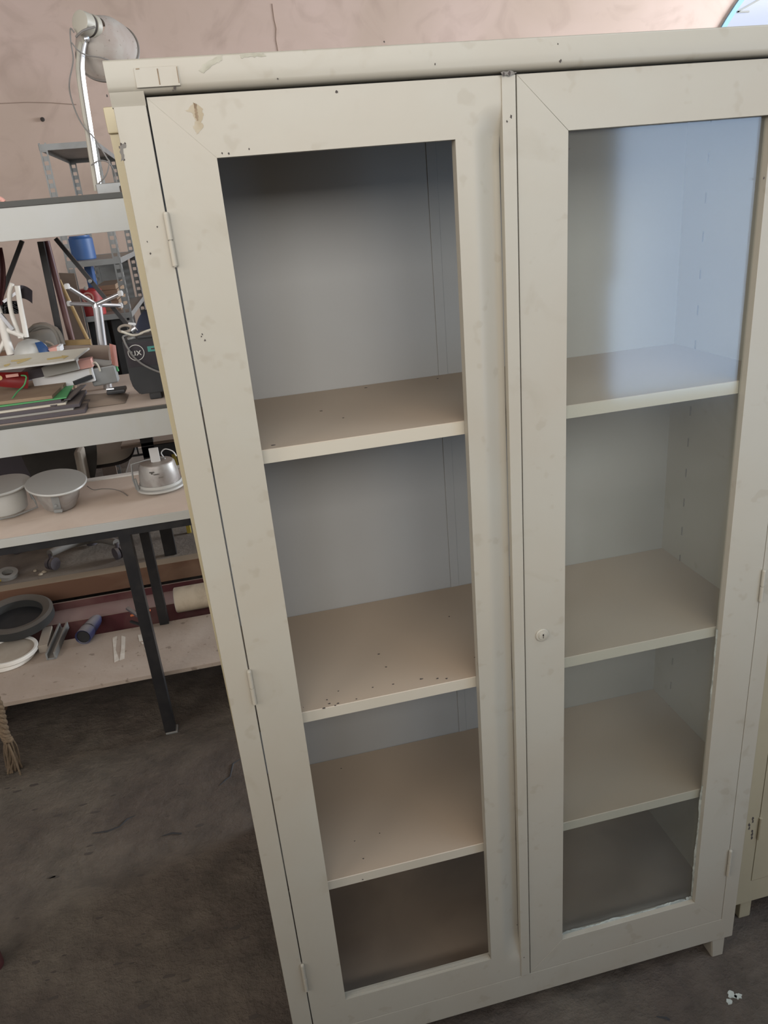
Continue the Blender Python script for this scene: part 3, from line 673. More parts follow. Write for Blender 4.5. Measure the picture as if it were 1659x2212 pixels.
# dark cloth hanging from the top bench, far left
def cloth(u, v):
    p = P(-30 + 34 * u + 8 * math.sin(PI * v) * u, 535 + 125 * v, 1.60); p.y += 0.012 * math.sin(u * 9); return p
tag(MB().grid(cloth, 14, 14, 0.004).build('hanging_bag', 'maroon'), 'dark brown bag hanging under the top bench at the far left', 'bag')

# ================================================================== desk lamp on the top bench
YLm = 1.42
base = P(222, 410, YLm); base.z = 1.706
lamp = thing('desk_lamp', 'old grey desk lamp with speckled round shade and bright aluminium arm on the top bench', 'lamp', base)
b = MB().box(Vector((base.x - 0.012, base.y - 0.04, 1.7065)), Vector((base.x + 0.095, base.y + 0.05, 1.738)), 0.004); b.build('base', 'greymetal', lamp)
MB().box(Vector((base.x + 0.05, base.y - 0.045, 1.712)), Vector((base.x + 0.09, base.y - 0.035, 1.728)), 0.002).build('switch', 'speck', lamp)
arm = smooth_path([P(217, 412, YLm), P(207, 350, YLm), P(195, 270, YLm), P(184, 200, YLm), P(178, 150, YLm), P(180, 115, YLm), P(185, 90, YLm)], 8)
b = MB(); b.tube(arm, 0.0058, 10); b.build('arm', 'silver', lamp)
b = MB(); b.tube([p + Vector((-0.0115, 0.004, 0)) for p in arm], 0.0062, 10); b.build('arm', 'lampplastic', lamp)
b = MB().lathe(P(188, 84, YLm - 0.012), (0, -1, 0), [(0.007, 0), (0.007, 0.008), (0.004, 0.010), (0, 0.010)], 16); b.build('knob', 'silver', lamp)
s0 = P(171, 47, YLm - 0.03); s1 = P(205, 60, YLm + 0.01); d = (s1 - s0).normalized()
LL = (s1 - s0).length
b = MB().lathe(s0, d, [(0, -0.002), (0.024, 0), (0.028, 0.002), (0.028, LL * 0.55), (0.026, LL * 0.6), (0.026, LL * 0.72), (0.029, LL * 0.74), (0.029, LL * 1.0), (0, LL)], 36)
b.build('socket', 'lampplastic', lamp)
MB().lathe(s0, d, [(0.0265, LL * 0.6), (0.0268, LL * 0.62), (0.0268, LL * 0.70), (0.0265, LL * 0.72)], 36).build('vent_ring', 'speck', lamp)
b = MB(); b.bar(P(178, 70, YLm), P(184, 95, YLm), 0.012, 0.010); b.build('bracket', 'lampplastic', lamp)
rc = P(232, 112, YLm + 0.085); ad = (rc - s1).normalized(); AL = (rc - s1).length
b = MB().lathe(s1, ad, [(0.029, -0.004), (0.046, 0.010), (0.066, 0.034), (0.080, 0.064), (0.0875, 0.096), (0.0885, AL), (0.0870, AL), (0.086, 0.096), (0.078, 0.064), (0.064, 0.035), (0.044, 0.012), (0.027, 0.0)], 56)
b.build('lamp_shade', 'lampshade', lamp)
MB().lathe(s1, ad, [(0.0885, AL - 0.002), (0.0898, AL - 0.001), (0.0898, AL + 0.002), (0.0885, AL + 0.003), (0.0870, AL)], 56).build('shade_rim', 'cable', lamp)
b = MB()
b.tube(smooth_path([P(160, 70, YLm - .03), P(152, 62, YLm - .03), P(153, 90, YLm - .03), P(158, 130, YLm - .02), P(150, 175, YLm - .01), P(152, 205, YLm), P(165, 245, YLm), P(182, 275, YLm - .01), P(205, 300, YLm - .02), P(230, 340, YLm - .02), P(236, 352, YLm - .02), P(228, 380, YLm - .02), P(207, 402, YLm - .01)]), 0.0019, 8)
b.tube(smooth_path([P(164, 80, YLm - .04), P(180, 66, YLm - .05), P(205, 58, YLm - .04)]), 0.0030, 8)
b.tube(smooth_path([P(155, 92, YLm - .03), P(170, 110, YLm - .03), P(190, 120, YLm - .02), P(220, 125, YLm - .02), P(250, 136, YLm)]), 0.0016, 8)
b.tube(smooth_path([P(197, 357, YLm - .03), P(215, 347, YLm - .03), P(235, 352, YLm - .02), P(248, 375, YLm), P(252, 400, YLm)]), 0.0019, 8)
b.build('cable', 'cable', lamp)
# pink thing on the far left of the top bench
b = MB(); p = Z(-10, 437, 1.709)
b.tube(smooth_path([P(-20, 425, 1.40), P(-4, 428, 1.40), P(4, 431, 1.40), P(9, 436, 1.40)]), 0.006, 10)
tag(b.build('pink_ribbon', 'pink'), 'pink cord end on the top bench at the left edge', 'cord')

# ================================================================== slotted-angle rack behind
rk = thing('slotted_rack', 'grey slotted-angle steel rack with shelves standing before the pink wall', 'shelving', (-0.50, 3.75, 0))
RX0, RX1, RY0, RY1, RZ = -0.632, -0.365, 3.30, 4.22, 2.03
def angle_post(x, y, sx, sy, name='post'):
    b = MB(); w_ = 0.036
    n = 50; dz = RZ / n
    # two flanges with punched slots, as rails and rungs
    for k, (ux, uy) in enumerate(((sx, 0), (0, sy))):
        for off, wd in ((0.0, 0.008), (0.0285, 0.0075)):
            a = (x + ux * off, y + uy * off); c = (x + ux * (off + wd), y + uy * (off + wd))
            b.box((min(a[0], c[0]) - (0.001 if uy else 0), min(a[1], c[1]) - (0.001 if ux else 0), 0), (max(a[0], c[0]) + (0.001 if uy else 0), max(a[1], c[1]) + (0.001 if ux else 0), RZ))
        for j in range(n):
            z0 = j * dz; a = (x + ux * 0.007, y + uy * 0.007); c = (x + ux * 0.029, y + uy * 0.029)
            b.box((min(a[0], c[0]) - (0.001 if uy else 0), min(a[1], c[1]) - (0.001 if ux else 0), z0), (max(a[0], c[0]) + (0.001 if uy else 0), max(a[1], c[1]) + (0.001 if ux else 0), z0 + dz * 0.55))
    b.build(name, 'greymetal', rk, smooth=False)
angle_post(RX0, RY0, 1, 1); angle_post(RX1, RY0, -1, 1); angle_post(RX0, RY1, 1, -1); angle_post(RX1, RY1, -1, -1)
shz = [RZ - 0.012, P(250, 560, RY0).z, P(250, 680, RY0).z, 0.62, 0.2]
for z in shz:
    b = MB().box((RX0, RY0, z), (RX1, RY1, z + 0.003)).box((RX0, RY0 - 0.002, z - 0.022), (RX1, RY0, z + 0.006)).box((RX0, RY1, z - 0.022), (RX1, RY1 + 0.002, z + 0.006)).box((RX0 - 0.002, RY0, z - 0.022), (RX0, RY1, z + 0.006)).box((RX1, RY0, z - 0.022), (RX1 + 0.002, RY1, z + 0.006))
    b.build('shelf', 'greymetal', rk)
MB().box((RX0 + 0.01, RY1 + 0.004, shz[2]), (RX1 - 0.05, RY1 + 0.006, shz[1])).build('back_sheet', 'greymetal', rk)
z1, z2 = shz[1] + 0.0035, shz[2] + 0.0035
def lidded_can(x, y, z, r, h, m, name, label, cat, group=None):
    t_ = thing(name, label, cat, (x, y, z), group)
    MB().lathe((x, y, z), (0, 0, 1), [(0, 0), (r * .96, 0), (r, h * .05), (r, h * .9), (r * .8, h), (0, h)], 32).build('body', m, t_)
    MB().lathe((x, y, z), (0, 0, 1), [(r * .82, h * .98), (r * .82, h * 1.05), (0, h * 1.05)], 24).build('lid', m, t_)
    return t_
p = P(182, 560, 3.62)
lidded_can(p.x, 3.62, z1, 0.066, 0.118, 'blue', 'plastic_drum', 'blue plastic drum on the upper rack shelf', 'drum')
p = P(187, 575, 3.42)
tag(MB().box((p.x - 0.035, 3.55, z2), (p.x + 0.005, 3.65, z1 - 0.03), 0.008).build('plastic_canister', 'blue'), 'blue canister under the upper rack shelf, mostly hidden by the strut', 'canister')
p = P(192, 650, 3.36)
t_ = thing('paint_tin', 'round red tin with pale round badge and light knob on the rack', 'tin', (p.x, 3.40, z2))
MB().lathe((p.x, 3.40, z2), (0, 0, 1), [(0, 0), (0.068, 0), (0.07, 0.005), (0.07, 0.125), (0.062, 0.135), (0, 0.137)], 40).build('body', 'red', t_)
kc = P(185, 623, 3.33)
MB().lathe((kc.x, 3.335, kc.z), (0, -1, 0), [(0.010, 0), (0.010, 0.006), (0, 0.01)], 16).build('knob', 'logo', t_)
kc = P(190, 644, 3.33)
MB().lathe((kc.x, 3.333, kc.z), (0, -1, 0), [(0.022, 0), (0.030, 0), (0.030, 0.003), (0.022, 0.003)], 32, close=True).lathe((kc.x, 3.333, kc.z), (0, -1, 0), [(0.014, 0), (0.014, 0.003), (0, 0.003)], 24).build('badge', 'pink', t_)
for i, (a, c, h) in enumerate((((203, 600), (249, 660), 0.028), ((203, 600), (250, 660), 0.027), ((205, 600), (248, 660), 0.030), ((204, 600), (250, 660), 0.026), ((204, 600), (249, 660), 0.027))):
    x0 = P(206 + i % 2 * 2, 620, 3.50).x; x1 = P(252 - i % 3 * 2, 620, 3.50).x; zz = z2 + sum((0.028, 0.027, 0.030, 0.026, 0.027)[:i])
    tag(MB().box((x0, 3.50, zz), (x1, 3.9, zz + h - 0.001), 0.002).build('cardboard_box', 'cardboard'),
        ['flat brown carton at the bottom of the rack pile', 'brown carton second from the bottom of the rack pile', 'brown carton in the middle of the rack pile', 'brown carton second from the top of the rack pile', 'brown carton on top of the rack pile'][i], 'box', 'brown cartons stacked on the rack')
lo = shz[3] + 0.0035
for i, (x, y, m, h) in enumerate(((-0.560, 3.5, 'blackplastic', 0.57), (-0.440, 3.5, 'blackplastic', 0.54))):
    tag(MB().box((x - 0.05, y - 0.1, lo), (x + 0.05, y + 0.2, lo + h), 0.004).build('carton', m), ['tall black carton low on the rack, the left of two', 'tall black carton low on the rack, the right of two'][i], 'box')

# ================================================================== clutter on the middle bench
ZBn = 1.128
# swivel base turned upside down
pc = P(211, 740, 1.62); pc.z = ZBn
sb = thing('swivel_base', 'upturned chrome star base with four arms on the middle bench', 'chair base', (pc.x, 1.62, ZBn))
top = P(208, 661, 1.62)
MB().tube([(pc.x, 1.62, ZBn + 0.001), (top.x + 0.003, 1.62, top.z - 0.002)], 0.0145, 20).build('column', 'silver', sb)
MB().tube([(top.x, 1.62, top.z - 0.004), (top.x, 1.62, top.z + 0.010)], [0.014, 0.010], 16).build('hub', 'silver', sb)
for q, dy in (((145, 619), -0.05), ((150, 656), 0.10), ((260, 634), -0.03), ((260, 660), 0.12)):
    e = P(*q, 1.62 + dy)
    a_ = MB().tube([(top.x, 1.62, top.z + 0.004), e], [0.0075, 0.0062], 12).build('arm', 'silver', sb)
    MB().lathe(e, (0, 0, 1), [(0, -0.008), (0.008, -0.007), (0.009, 0.004), (0.006, 0.009), (0, 0.010)], 14).build('glide', 'whitecard', a_)
# black speaker
p0 = P(262, 735, 1.36); p1 = P(285, 852, 1.33)
SX = p0.x + 0.004; SY = 1.335
spk = thing('loudspeaker', 'black box loudspeaker with round logo standing on the middle bench', 'speaker', (SX + 0.09, SY + 0.07, ZBn))
zt = p0.z
b = MB().prism([(SX, SY, zt), (SX, SY, ZBn + 0.07), (SX + 0.004, SY, ZBn + 0.045), (SX + 0.020, SY, ZBn + 0.022), (SX + 0.20, SY, ZBn + 0.022), (SX + 0.20, SY, zt)], (0, 0.15, 0))
bmesh.ops.bevel(b.bm, geom=b.bm.edges[:], offset=0.003, segments=2, affect='EDGES'); b.build('cabinet_body', 'blackplastic', spk)
MB().box((SX + 0.045, SY + 0.01, ZBn + 0.001), (SX + 0.08, SY + 0.05, ZBn + 0.023), 0.003).box((SX + 0.14, SY + 0.01, ZBn + 0.001), (SX + 0.18, SY + 0.14, ZBn + 0.023), 0.003).box((SX + 0.045, SY + 0.10, ZBn + 0.001), (SX + 0.08, SY + 0.14, ZBn + 0.023), 0.003).build('foot', 'blackplastic', spk)
MB().box((SX + 0.045, SY - 0.0, zt), (SX + 0.20, SY + 0.13, zt + 0.009), 0.002).build('top_tray', 'blackplastic', spk)
gl = MB().grid(lambda u, v: Vector((SX + 0.004 + 0.192 * u, SY - 0.001 - 0.003 * math.sin(PI * v), ZBn + 0.105 + (zt - 0.008 - ZBn - 0.105) * v)), 6, 8, 0.001).build('grille', 'slate', spk)
lc = P(294, 762, SY - 0.006)
b = MB().lathe((lc.x, SY - 0.0045, lc.z), (0, -1, 0), [(0.0215, 0), (0.0235, 0), (0.0235, 0.0015), (0.0215, 0.0015)], 40, close=True)
b.build('logo_ring', 'logo', gl)
def text(s, loc, size, m, parent, rx=PI / 2, ry=0.0, rz=0.0, ext=0.0004, name='lettering'):
    cu = bpy.data.curves.new(name, 'FONT'); cu.body = s; cu.size = size; cu.extrude = ext; cu.align_x = 'CENTER'; cu.align_y = 'CENTER'
    tmp = bpy.data.objects.new('t', cu); col.objects.link(tmp)
    dg = bpy.context.evaluated_depsgraph_get(); me = bpy.data.meshes.new_from_object(tmp.evaluated_get(dg))
    bpy.data.objects.remove(tmp)
    from mathutils import Euler
    mw = Matrix.Translation(Vector(loc) - Vector(parent['o'])) @ Euler((rx, ry, rz)).to_matrix().to_4x4()
    me.transform(mw); me.materials.clear(); me.materials.append(MT[m]); me.name = name
    o = bpy.data.objects.new(name, me); col.objects.link(o); o.parent = parent; return o
text('ux', (lc.x, SY - 0.0058, lc.z + 0.001), 0.030, 'logo', gl)
MB().box((lc.x + 0.034, SY - 0.005, lc.z - 0.002), (lc.x + 0.075, SY - 0.0035, lc.z + 0.014), 0.0006).build('sticker', 'teal', gl)
MB().box((lc.x + 0.044, SY - 0.0054, lc.z + 0.004), (lc.x + 0.058, SY - 0.0048, lc.z + 0.008)).build('printed_mark', 'speck', gl)
# headset lying on the speaker
hs = thing('headset', 'beige and grey headset with its cable lying on the black loudspeaker', 'headset', (lc.x, SY + 0.05, zt + 0.01))
Ys = SY + 0.01
b = MB(); pts = [P(300, 735, Ys)] 
b.tube(smooth_path([P(322, 716, Ys), P(300, 721, Ys), P(278, 724, Ys), P(266, 727, Ys - .01), P(268, 736, Ys - 0.015), P(276, 752, SY - 0.012), P(288, 770, SY - 0.012), P(305, 785, SY - .010), P(325, 796, SY - .010), P(345, 804, SY - .01), P(380, 815, SY - .01)]), 0.0030, 10)
b.build('cable', 'cable', hs)
e1 = P(270, 710, Ys + 0.03)
b = MB()
ring = [e1 + Vector((0.018 * math.cos(a), 0.012 * math.sin(a), 0.009 * math.sin(a) * 0.9)) for a in [2 * PI * k / 24 for k in range(25)]]
b.tube(ring, 0.0042, 10, cap=False); b.build('ear_pad', 'beigefoam', hs)
MB().tube(smooth_path([P(262, 716, Ys), P(290, 724, Ys), P(320, 714, Ys), P(350, 705, Ys)]), 0.0035, 8).build('headband', 'paper', hs)
e2 = P(284, 732, Ys + 0.02); MB().tube([e2 + Vector((-0.008, 0, -0.004)), e2 + Vector((0.012, 0, 0.006))], 0.010, 18).build('ear_cup', 'greymetal', hs)
e3 = P(288, 712, Ys + 0.03); MB().tube([e3 + Vector((-0.006, 0, -0.003)), e3 + Vector((0.008, 0, 0.004))], 0.009, 18).build('ear_cup', 'silver', hs)
e4 = P(285, 700, Ys + 0.05); MB().obox(e4, (0.022, 0.012, 0.008), Matrix.Rotation(0.2, 3, 'Y'), 0.003).build('microphone', 'whitecard', hs)

# black adapter beside the speaker
p = P(255, 830, 1.42)
t_ = thing('power_adapter', 'small black power adapter with silver prongs left of the loudspeaker', 'adapter', (p.x, 1.42, ZBn))
MB().box((p.x - 0.035, 1.39, ZBn + 0.022), (p.x + 0.02, 1.45, ZBn + 0.034), 0.003).build('body', 'blackplastic', t_)
MB().tube([(p.x - 0.034, 1.40, ZBn + 0.038), (p.x - 0.012, 1.40, ZBn + 0.037)], 0.004, 10).build('prong', 'silver', t_)
# supporting pile below adapter: crumpled brown paper heap
def heap(cx, cy, w_, d_, h, seed):
    ph = [random.Random(seed).uniform(0, 6) for _ in range(6)]
    def f(u, v):
        e = max(0.0, 1 - (2 * u - 1) ** 4) * max(0.0, 1 - (2 * v - 1) ** 4)
        z = h * e * (0.75 + 0.12 * math.sin(7 * u + ph[0]) + 0.1 * math.sin(9 * v + ph[1]) + 0.08 * math.sin(15 * u + 8 * v + ph[2]))
        return Vector((cx - w_ / 2 + w_ * u, cy - d_ / 2 + d_ * v, ZBn + 0.0015 + max(z, 0)))
    return f
a = P(120, 890, 1.30)
tag(MB().grid(heap(-0.335, 1.42, 0.20, 0.16, 0.022, 3), 30, 20).build('crumpled_sheet', 'brownleather'), 'crumpled dusty brown sheet on the bench in front of the adapter', 'sheet')
# piles of flat sheets: dark slate sheets in the foreground
random.seed(5)
zc = ZBn + 0.001
slabs = [(-60, 176, 0.012, 'slate', 1.275, .20), (-60, 150, 0.006, 'greycard', 1.28, .2), (-60, 165, 0.010, 'slate', 1.285, .20), (-60, 135, 0.006, 'paper', 1.29, .2), (-60, 128, 0.009, 'slate', 1.30, .20), (-60, 140, 0.004, 'green', 1.305, .18), (-60, 118, 0.010, 'cardboard', 1.315, .2)]
nm = ['dark slate sheet lowest in the front pile on the middle bench', 'grey card sheet just above the lowest dark sheet', 'second dark slate sheet in the front pile', 'cream paper sheet between two dark sheets in the front pile', 'third dark slate sheet in the front pile', 'thin green plastic sheet near the top of the front pile', 'brown cardboard sheet on top of the front pile']
for i, (x0, x1, h, m, y, dp) in enumerate(slabs):
    xa = P(x0, 860, y).x; xb = P(x1, 860, y).x; R = Matrix.Rotation(random.uniform(-0.05, 0.05), 3, 'Z')
    tag(MB().obox(((xa + xb) / 2, y + dp / 2, zc + h / 2), (xb - xa, dp, h - 0.0004), R, 0.0008).build('flat_sheet', m), nm[i], 'sheet', 'sheets stacked flat on the middle bench')
    zc += h
# dark blade-like strips fanned at the right end of the pile
for i in range(3):
    a = P(118 + i * 16, 888 - i * 3, 1.29 + i * .01); a.z = ZBn + 0.032 + i * 0.004; c = P(170 + i * 5, 838 - i * 3, 1.50); c.z = ZBn + 0.034 + i * 0.004
    tag(MB().bar(a, c, 0.018, 0.003, up=(0, 0, 1)).build('slate_strip', 'slate'), ['leftmost dark strip slanting off the front pile', 'middle dark strip slanting off the front pile', 'rightmost dark strip slanting off the front pile'][i], 'strip', 'dark strips fanned beside the sheet pile')
# second pile further back
zb2 = zc
def pile(px0, px1, pyt, pyb, Y, m, dp, name, label, cat, tilt=0.0, bev=0.002):
    a = P(px0, (pyt + pyb) / 2, Y); c = P(px1, (pyt + pyb) / 2, Y)
    zt_ = P((px0 + px1) / 2, pyt, Y).z; zb_ = P((px0 + px1) / 2, pyb, Y).z
    R = Matrix.Rotation(tilt, 3, 'Y')
    return tag(MB().obox(((a.x + c.x) / 2, Y + dp / 2, (zt_ + zb_) / 2), (c.x - a.x, dp, zt_ - zb_), R, bev).build(name, m), label, cat)
pile(-40, 150, 842, 872, 1.50, 'cardboard', 0.16, 'flat_carton', 'brown flat carton under the red packet', 'box')
pile(70, 205, 806, 836, 1.50, 'whitecard', 0.12, 'paper_box', 'white card box right of the red packet on the bench', 'box', -0.06)
p = P(60, 822, 1.47)
rp = thing('snack_packet', 'red packet with pale print at the left edge of the middle bench', 'packet', (p.x - 0.05, 1.49, ZBn + 0.07))
def packet(u, v):
    q = P(-30 + 90 * u, 803 + (28 + 8 * u) * v, 1.44); q.y += 0.012 * math.sin(PI * v) - 0.01 * math.sin(PI * u); return q
MB().grid(packet, 14, 8, 0.012).build('wrapper', 'red', rp)
q = P(22, 812, 1.425); MB().box((q.x - 0.012, 1.4225, q.z - 0.004), (q.x + 0.024, 1.4240, q.z + 0.005), 0.0006).build('printed_band', 'pink', rp)
q = P(0, 816, 1.425); MB().lathe((q.x, 1.424, q.z), (0, -1, 0), [(0.007, 0), (0.007, 0.002), (0, 0.002)], 16).build('printed_dot', 'logoyellow', rp)
pile(44, 132, 795, 815, 1.50, 'slate', 0.10, 'equipment_box', 'dark flat equipment box behind the red packet', 'box', -0.10)
pile(90, 170, 786, 808, 1.47, 'greycard', 0.05, 'equipment_box', 'grey flat box under the pointed sign', 'box', -0.10)
pile(135, 200, 781, 800, 1.49, 'pink', 0.05, 'pink_box', 'faded pink box behind the wire loop on the bench', 'box', -0.08)
pile(195, 252, 792, 832, 1.52, 'greymetal', 0.05, 'steel_plate_box', 'grey steel box with rounded corner beside the black loudspeaker', 'box', -0.06, 0.006)
# wire loop
b = MB(); b.tube(smooth_path([P(197, 812, 1.50), P(195, 795, 1.50), P(204, 783, 1.50), P(212, 790, 1.50), P(216, 802, 1.50)]), 0.0028, 8)
tag(b.build('wire_loop', 'paper'), 'small cream wire loop in front of the grey steel box', 'wire')
b = MB(); b.tube([P(245, 776, 1.56), P(255, 802, 1.55)], 0.004, 8); tag(b.build('green_stick', 'green'), 'short green plastic stick leaning by the loudspeaker', 'stick')
b = MB(); b.tube(smooth_path([P(57, 815, 1.42), P(52, 832, 1.41), P(38, 846, 1.38), P(26, 862, 1.34)]), 0.0022, 8); b.tube(smooth_path([P(46, 811, 1.43), P(55, 812, 1.42), P(57, 818, 1.42)]), 0.0022, 8)
tag(b.build('green_string', 'green'), 'green string hanging in front of the red packet', 'string')
b = MB(); b.bar(P(160, 828, 1.47), P(198, 813, 1.50), 0.012, 0.012); tag(b.build('black_clip', 'blackplastic'), 'small black clip on the white card box', 'clip')
# pointed sign board with yellow arrows
sg = thing('sign_board', 'pale pointed sign board with yellow arrows lying on the bench clutter', 'sign', P(80, 785, 1.40))
Ysg = 1.39
sA, sB, sC = P(-40, 777, 1.46), P(192, 753, 1.48), P(-40, 803, 1.34)
sN = (sB - sA).cross(sC - sA).normalized()
def on_pl(px, py, up=0.0):
    v_ = ray(px, py); o_ = sA + Vector((0, 0, up)); return CAM + v_ * ((o_ - CAM).dot(sN) / v_.dot(sN))
q0 = [on_pl(*q) for q in ((-40, 777), (192, 753), (160, 777), (120, 784), (-40, 803))]
MB().prism(q0, (0, 0.0, 0.003)).build('panel', 'paper', sg, smooth=False)
MB().bar(q0[4], q0[3], 0.005, 0.005).bar(q0[3], q0[2], 0.004, 0.005).bar(q0[2], q0[1], 0.004, 0.005).build('rim', 'logo', sg)
def on_sign(px, py): return on_pl(px, py, 0.0042)
b = MB()
for poly in ([(101, 775), (134, 770), (133, 768), (148, 769), (137, 775), (136, 773), (102, 777.5)], [(24, 779), (68, 773), (60, 778), (38, 786), (36, 783), (50, 779), (24, 781)], [(8, 789), (22, 785), (20, 789), (10, 792)]):
    b.prism([on_sign(*q) for q in poly], (0, 0, 0.0008))
b.build('printed_arrow', 'logoyellow', sg, smooth=False)
# pink and white box behind the sign
p0 = P(62, 764, 1.50); p1 = P(126, 750, 1.50)
t_ = thing('pink_carton', 'pink carton with white end standing behind the pointed sign', 'box', (p0.x, 1.52, p0.z))
MB().prism([P(56, 768, 1.50), P(122, 749, 1.50), P(124, 762, 1.50), P(60, 780, 1.50)], (0, 0.06, 0)).build('body', 'pink', t_, smooth=False)
MB().prism([P(122, 749, 1.499), P(129, 749, 1.499), P(131, 761, 1.499), P(124, 762.5, 1.499)], (0, 0.062, 0)).build('end_flap', 'whitecard', t_, smooth=False)
MB().prism([P(-30, 778, 1.50), P(56, 768, 1.50), P(56, 776, 1.50), P(-30, 790, 1.50)], (0, 0.05, 0)).build('label_strip', 'whitecard', t_, smooth=False)
# brown leather-like roll
c0 = P(120, 752, 1.66); c1 = P(250, 760, 1.60)
ro = thing('cloth_roll', 'brown rolled cloth with pale end lying between the sign and the loudspeaker', 'roll', (c1.x - 0.1, 1.62, ZBn))
b = MB(); b.tube(smooth_path([P(70, 776, 1.60), P(130, 768, 1.585), P(190, 766, 1.575), P(240, 766, 1.565)]), [0.03] * 25, 24); b.build('roll', 'brownleather', ro)
MB().grid(lambda u, v: P(236 + 14 * u + 6 * v, 742 + 46 * v + 4 * u, 1.535 - 0.01 * math.sin(PI * u)), 6, 8, 0.006).build('end_flap', 'pink', ro)
MB().tube(smooth_path([P(150, 795, 1.56), P(175, 784, 1.55), P(205, 783, 1.54), P(240, 787, 1.54)]), 0.012, 12).build('hem', 'greycard', ro)
# light wood slat behind the roll
tag(MB().bar(P(100, 743, 1.74), P(196, 738, 1.74), 0.02, 0.016).build('timber_batten', 'oak'), 'light wood slat behind the rolled cloth', 'slat')
# grey-blue cushion/helmet and grey bag to the left
p = P(62, 748, 1.52)
b = MB(); b.lathe(p - Vector((0, 0, 0.045)), (0.25, -0.1, 1), [(0.052, 0), (0.050, 0.03), (0.040, 0.052), (0.02, 0.064), (0, 0.068)], 32)
hm = tag(b.build('hard_hat', 'greyenamel'), 'dusty grey-blue hard hat on the bench in front of the grey bag', 'helmet')
def hatp(u, v):
    a_ = -1.1 + 0.9 * u; e_ = 0.25 + 0.75 * v
    base_ = p - Vector((0, 0, 0.045)); return base_ + Vector((0.014 + 0.0515 * math.cos(e_) * math.cos(a_), -0.006 + 0.0515 * math.cos(e_) * math.sin(a_), 0.068 * math.sin(e_)))
MB().grid(hatp, 8, 8, 0.002).build('blue_patch', 'blue', hm)
bgc = P(98, 720, 1.66)
bg = thing('shoulder_bag', 'grey fabric bag with curved straps behind the hard hat', 'bag', (bgc.x, 1.66, ZBn + 0.03))
b = MB(); b.lathe(P(95, 735, 1.68) - Vector((0, 0, 0.02)), (0, 0, 1), [(0, 0), (0.055, 0.0), (0.06, 0.03), (0.05, 0.055), (0.02, 0.075), (0, 0.078)], 28); b.build('pouch', 'darkfabric', bg)
for k, dx in enumerate((0, 8)):
    MB().tube(smooth_path([P(62 + dx, 715, 1.64), P(80 + dx, 704 + k * 3, 1.63), P(105 + dx, 705 + k * 3, 1.62), P(120 + dx, 718, 1.61), P(130 + dx, 745, 1.60)]), 0.006, 10).build('strap', 'darkfabric', bg)
MB().tube(smooth_path([P(100, 738, 1.60), P(110, 742, 1.59), P(120, 752, 1.58)]), 0.004, 8).build('strap', 'beigefoam', bg)
# cream curved tubes (a small chair frame) at the left
cf = thing('tube_frame', 'cream curved tube frame, an upturned chair, at the left of the middle bench', 'chair', (P(40, 740, 1.55).x, 1.55, ZBn))
for pts, r in (([(26, 612), (20, 640), (26, 680), (44, 730)], 0.0068), ([(37, 617), (44, 660), (52, 700), (57, 728)], 0.0078), ([(-10, 660), (5, 700), (14, 735), (24, 765)], 0.0125), ([(8, 710), (30, 718), (52, 727)], 0.0085), ([(-20, 790), (5, 745), (15, 712)], 0.006)):
    MB().tube(smooth_path([P(*q, 1.56) for q in pts]), r, 14).build('tube', 'white', cf)
MB().bar(P(8, 652, 1.57), P(36, 632, 1.57), 0.012, 0.008).build('tube', 'silver', cf)
MB().bar(P(0, 678, 1.55), P(28, 712, 1.55), 0.012, 0.010).build('tube', 'silver', cf)
MB().grid(lambda u, v: P(44 + 26 * u, 616 + 28 * v + 12 * u * u, 1.60 + 0.01 * math.sin(4 * u)), 8, 6, 0.008).build('pad', 'slate', cf)
MB().grid(lambda u, v: P(-10 + 50 * u, 650 + 28 * v, 1.63), 4, 4, 0.01).build('pad', 'blackplastic', cf)
tag(MB().bar(P(-30, 770, 1.62), P(30, 763, 1.62), 0.04, 0.02).build('wood_block', 'wood'), 'brown wooden block at the left behind the sign', 'block')
# a leaning pale stick behind the star base
a = P(128, 605, 1.84); c = P(190, 735, 1.84); dd = (c - a).normalized(); c = a + dd * ((1.13 - a.z) / dd.z)
tag(MB().tube([a, c], 0.006, 10).build('wooden_stick', 'oak'), 'pale wooden stick leaning behind the star base', 'stick')

# ================================================================== things standing on the floor and platform behind
PZ = 0.294
pf = thing('timber_platform', 'dusty low platform edged with a red-brown timber beam behind the tables', 'platform', (-0.6, 2.6, 0))
MB().box((-2.15, 2.0, 0.212), (0.9, 2.06, PZ), 0.003).build('front_beam', 'wood', pf)
MB().box((-2.15, 2.06, 0.25), (0.9, 3.22, PZ - 0.002)).build('deck', 'platform', pf)
for x in (-2.1, -0.9, 0.7):
    for y in (2.02, 3.1): MB().box((x, y, 0), (x + 0.08, y + 0.08, 0.252 if y > 2.5 else 0.212)).build('block', 'wood', pf)
# big dark desk leg standing on the platform behind
dk = thing('dark_desk', 'black desk end behind the tables, its broad leg on the platform', 'desk', (-0.2, 2.3, PZ))
xa = P(345, 1120, 2.08).x; xb = P(393, 1240, 2.08).x
MB().box((xa - 0.012, 2.08, PZ), (xb - 0.004, 2.11, 0.86), 0.001).build('leg', 'blacksteel', dk)
MB().box((xa - 0.012, 2.62, PZ), (xb - 0.004, 2.65, 0.86), 0.001).build('leg', 'blacksteel', dk)
MB().box((xa - 0.012, 2.08, 0.74), (0.55, 2.66, 0.788), 0.001).build('frame', 'blacksteel', dk)
MB().box((0.45, 2.08, PZ), (0.50, 2.11, 0.76), 0.001).build('leg', 'blacksteel', dk)
MB().box((0.45, 2.62, PZ), (0.50, 2.65, 0.76), 0.001).build('leg', 'blacksteel', dk)
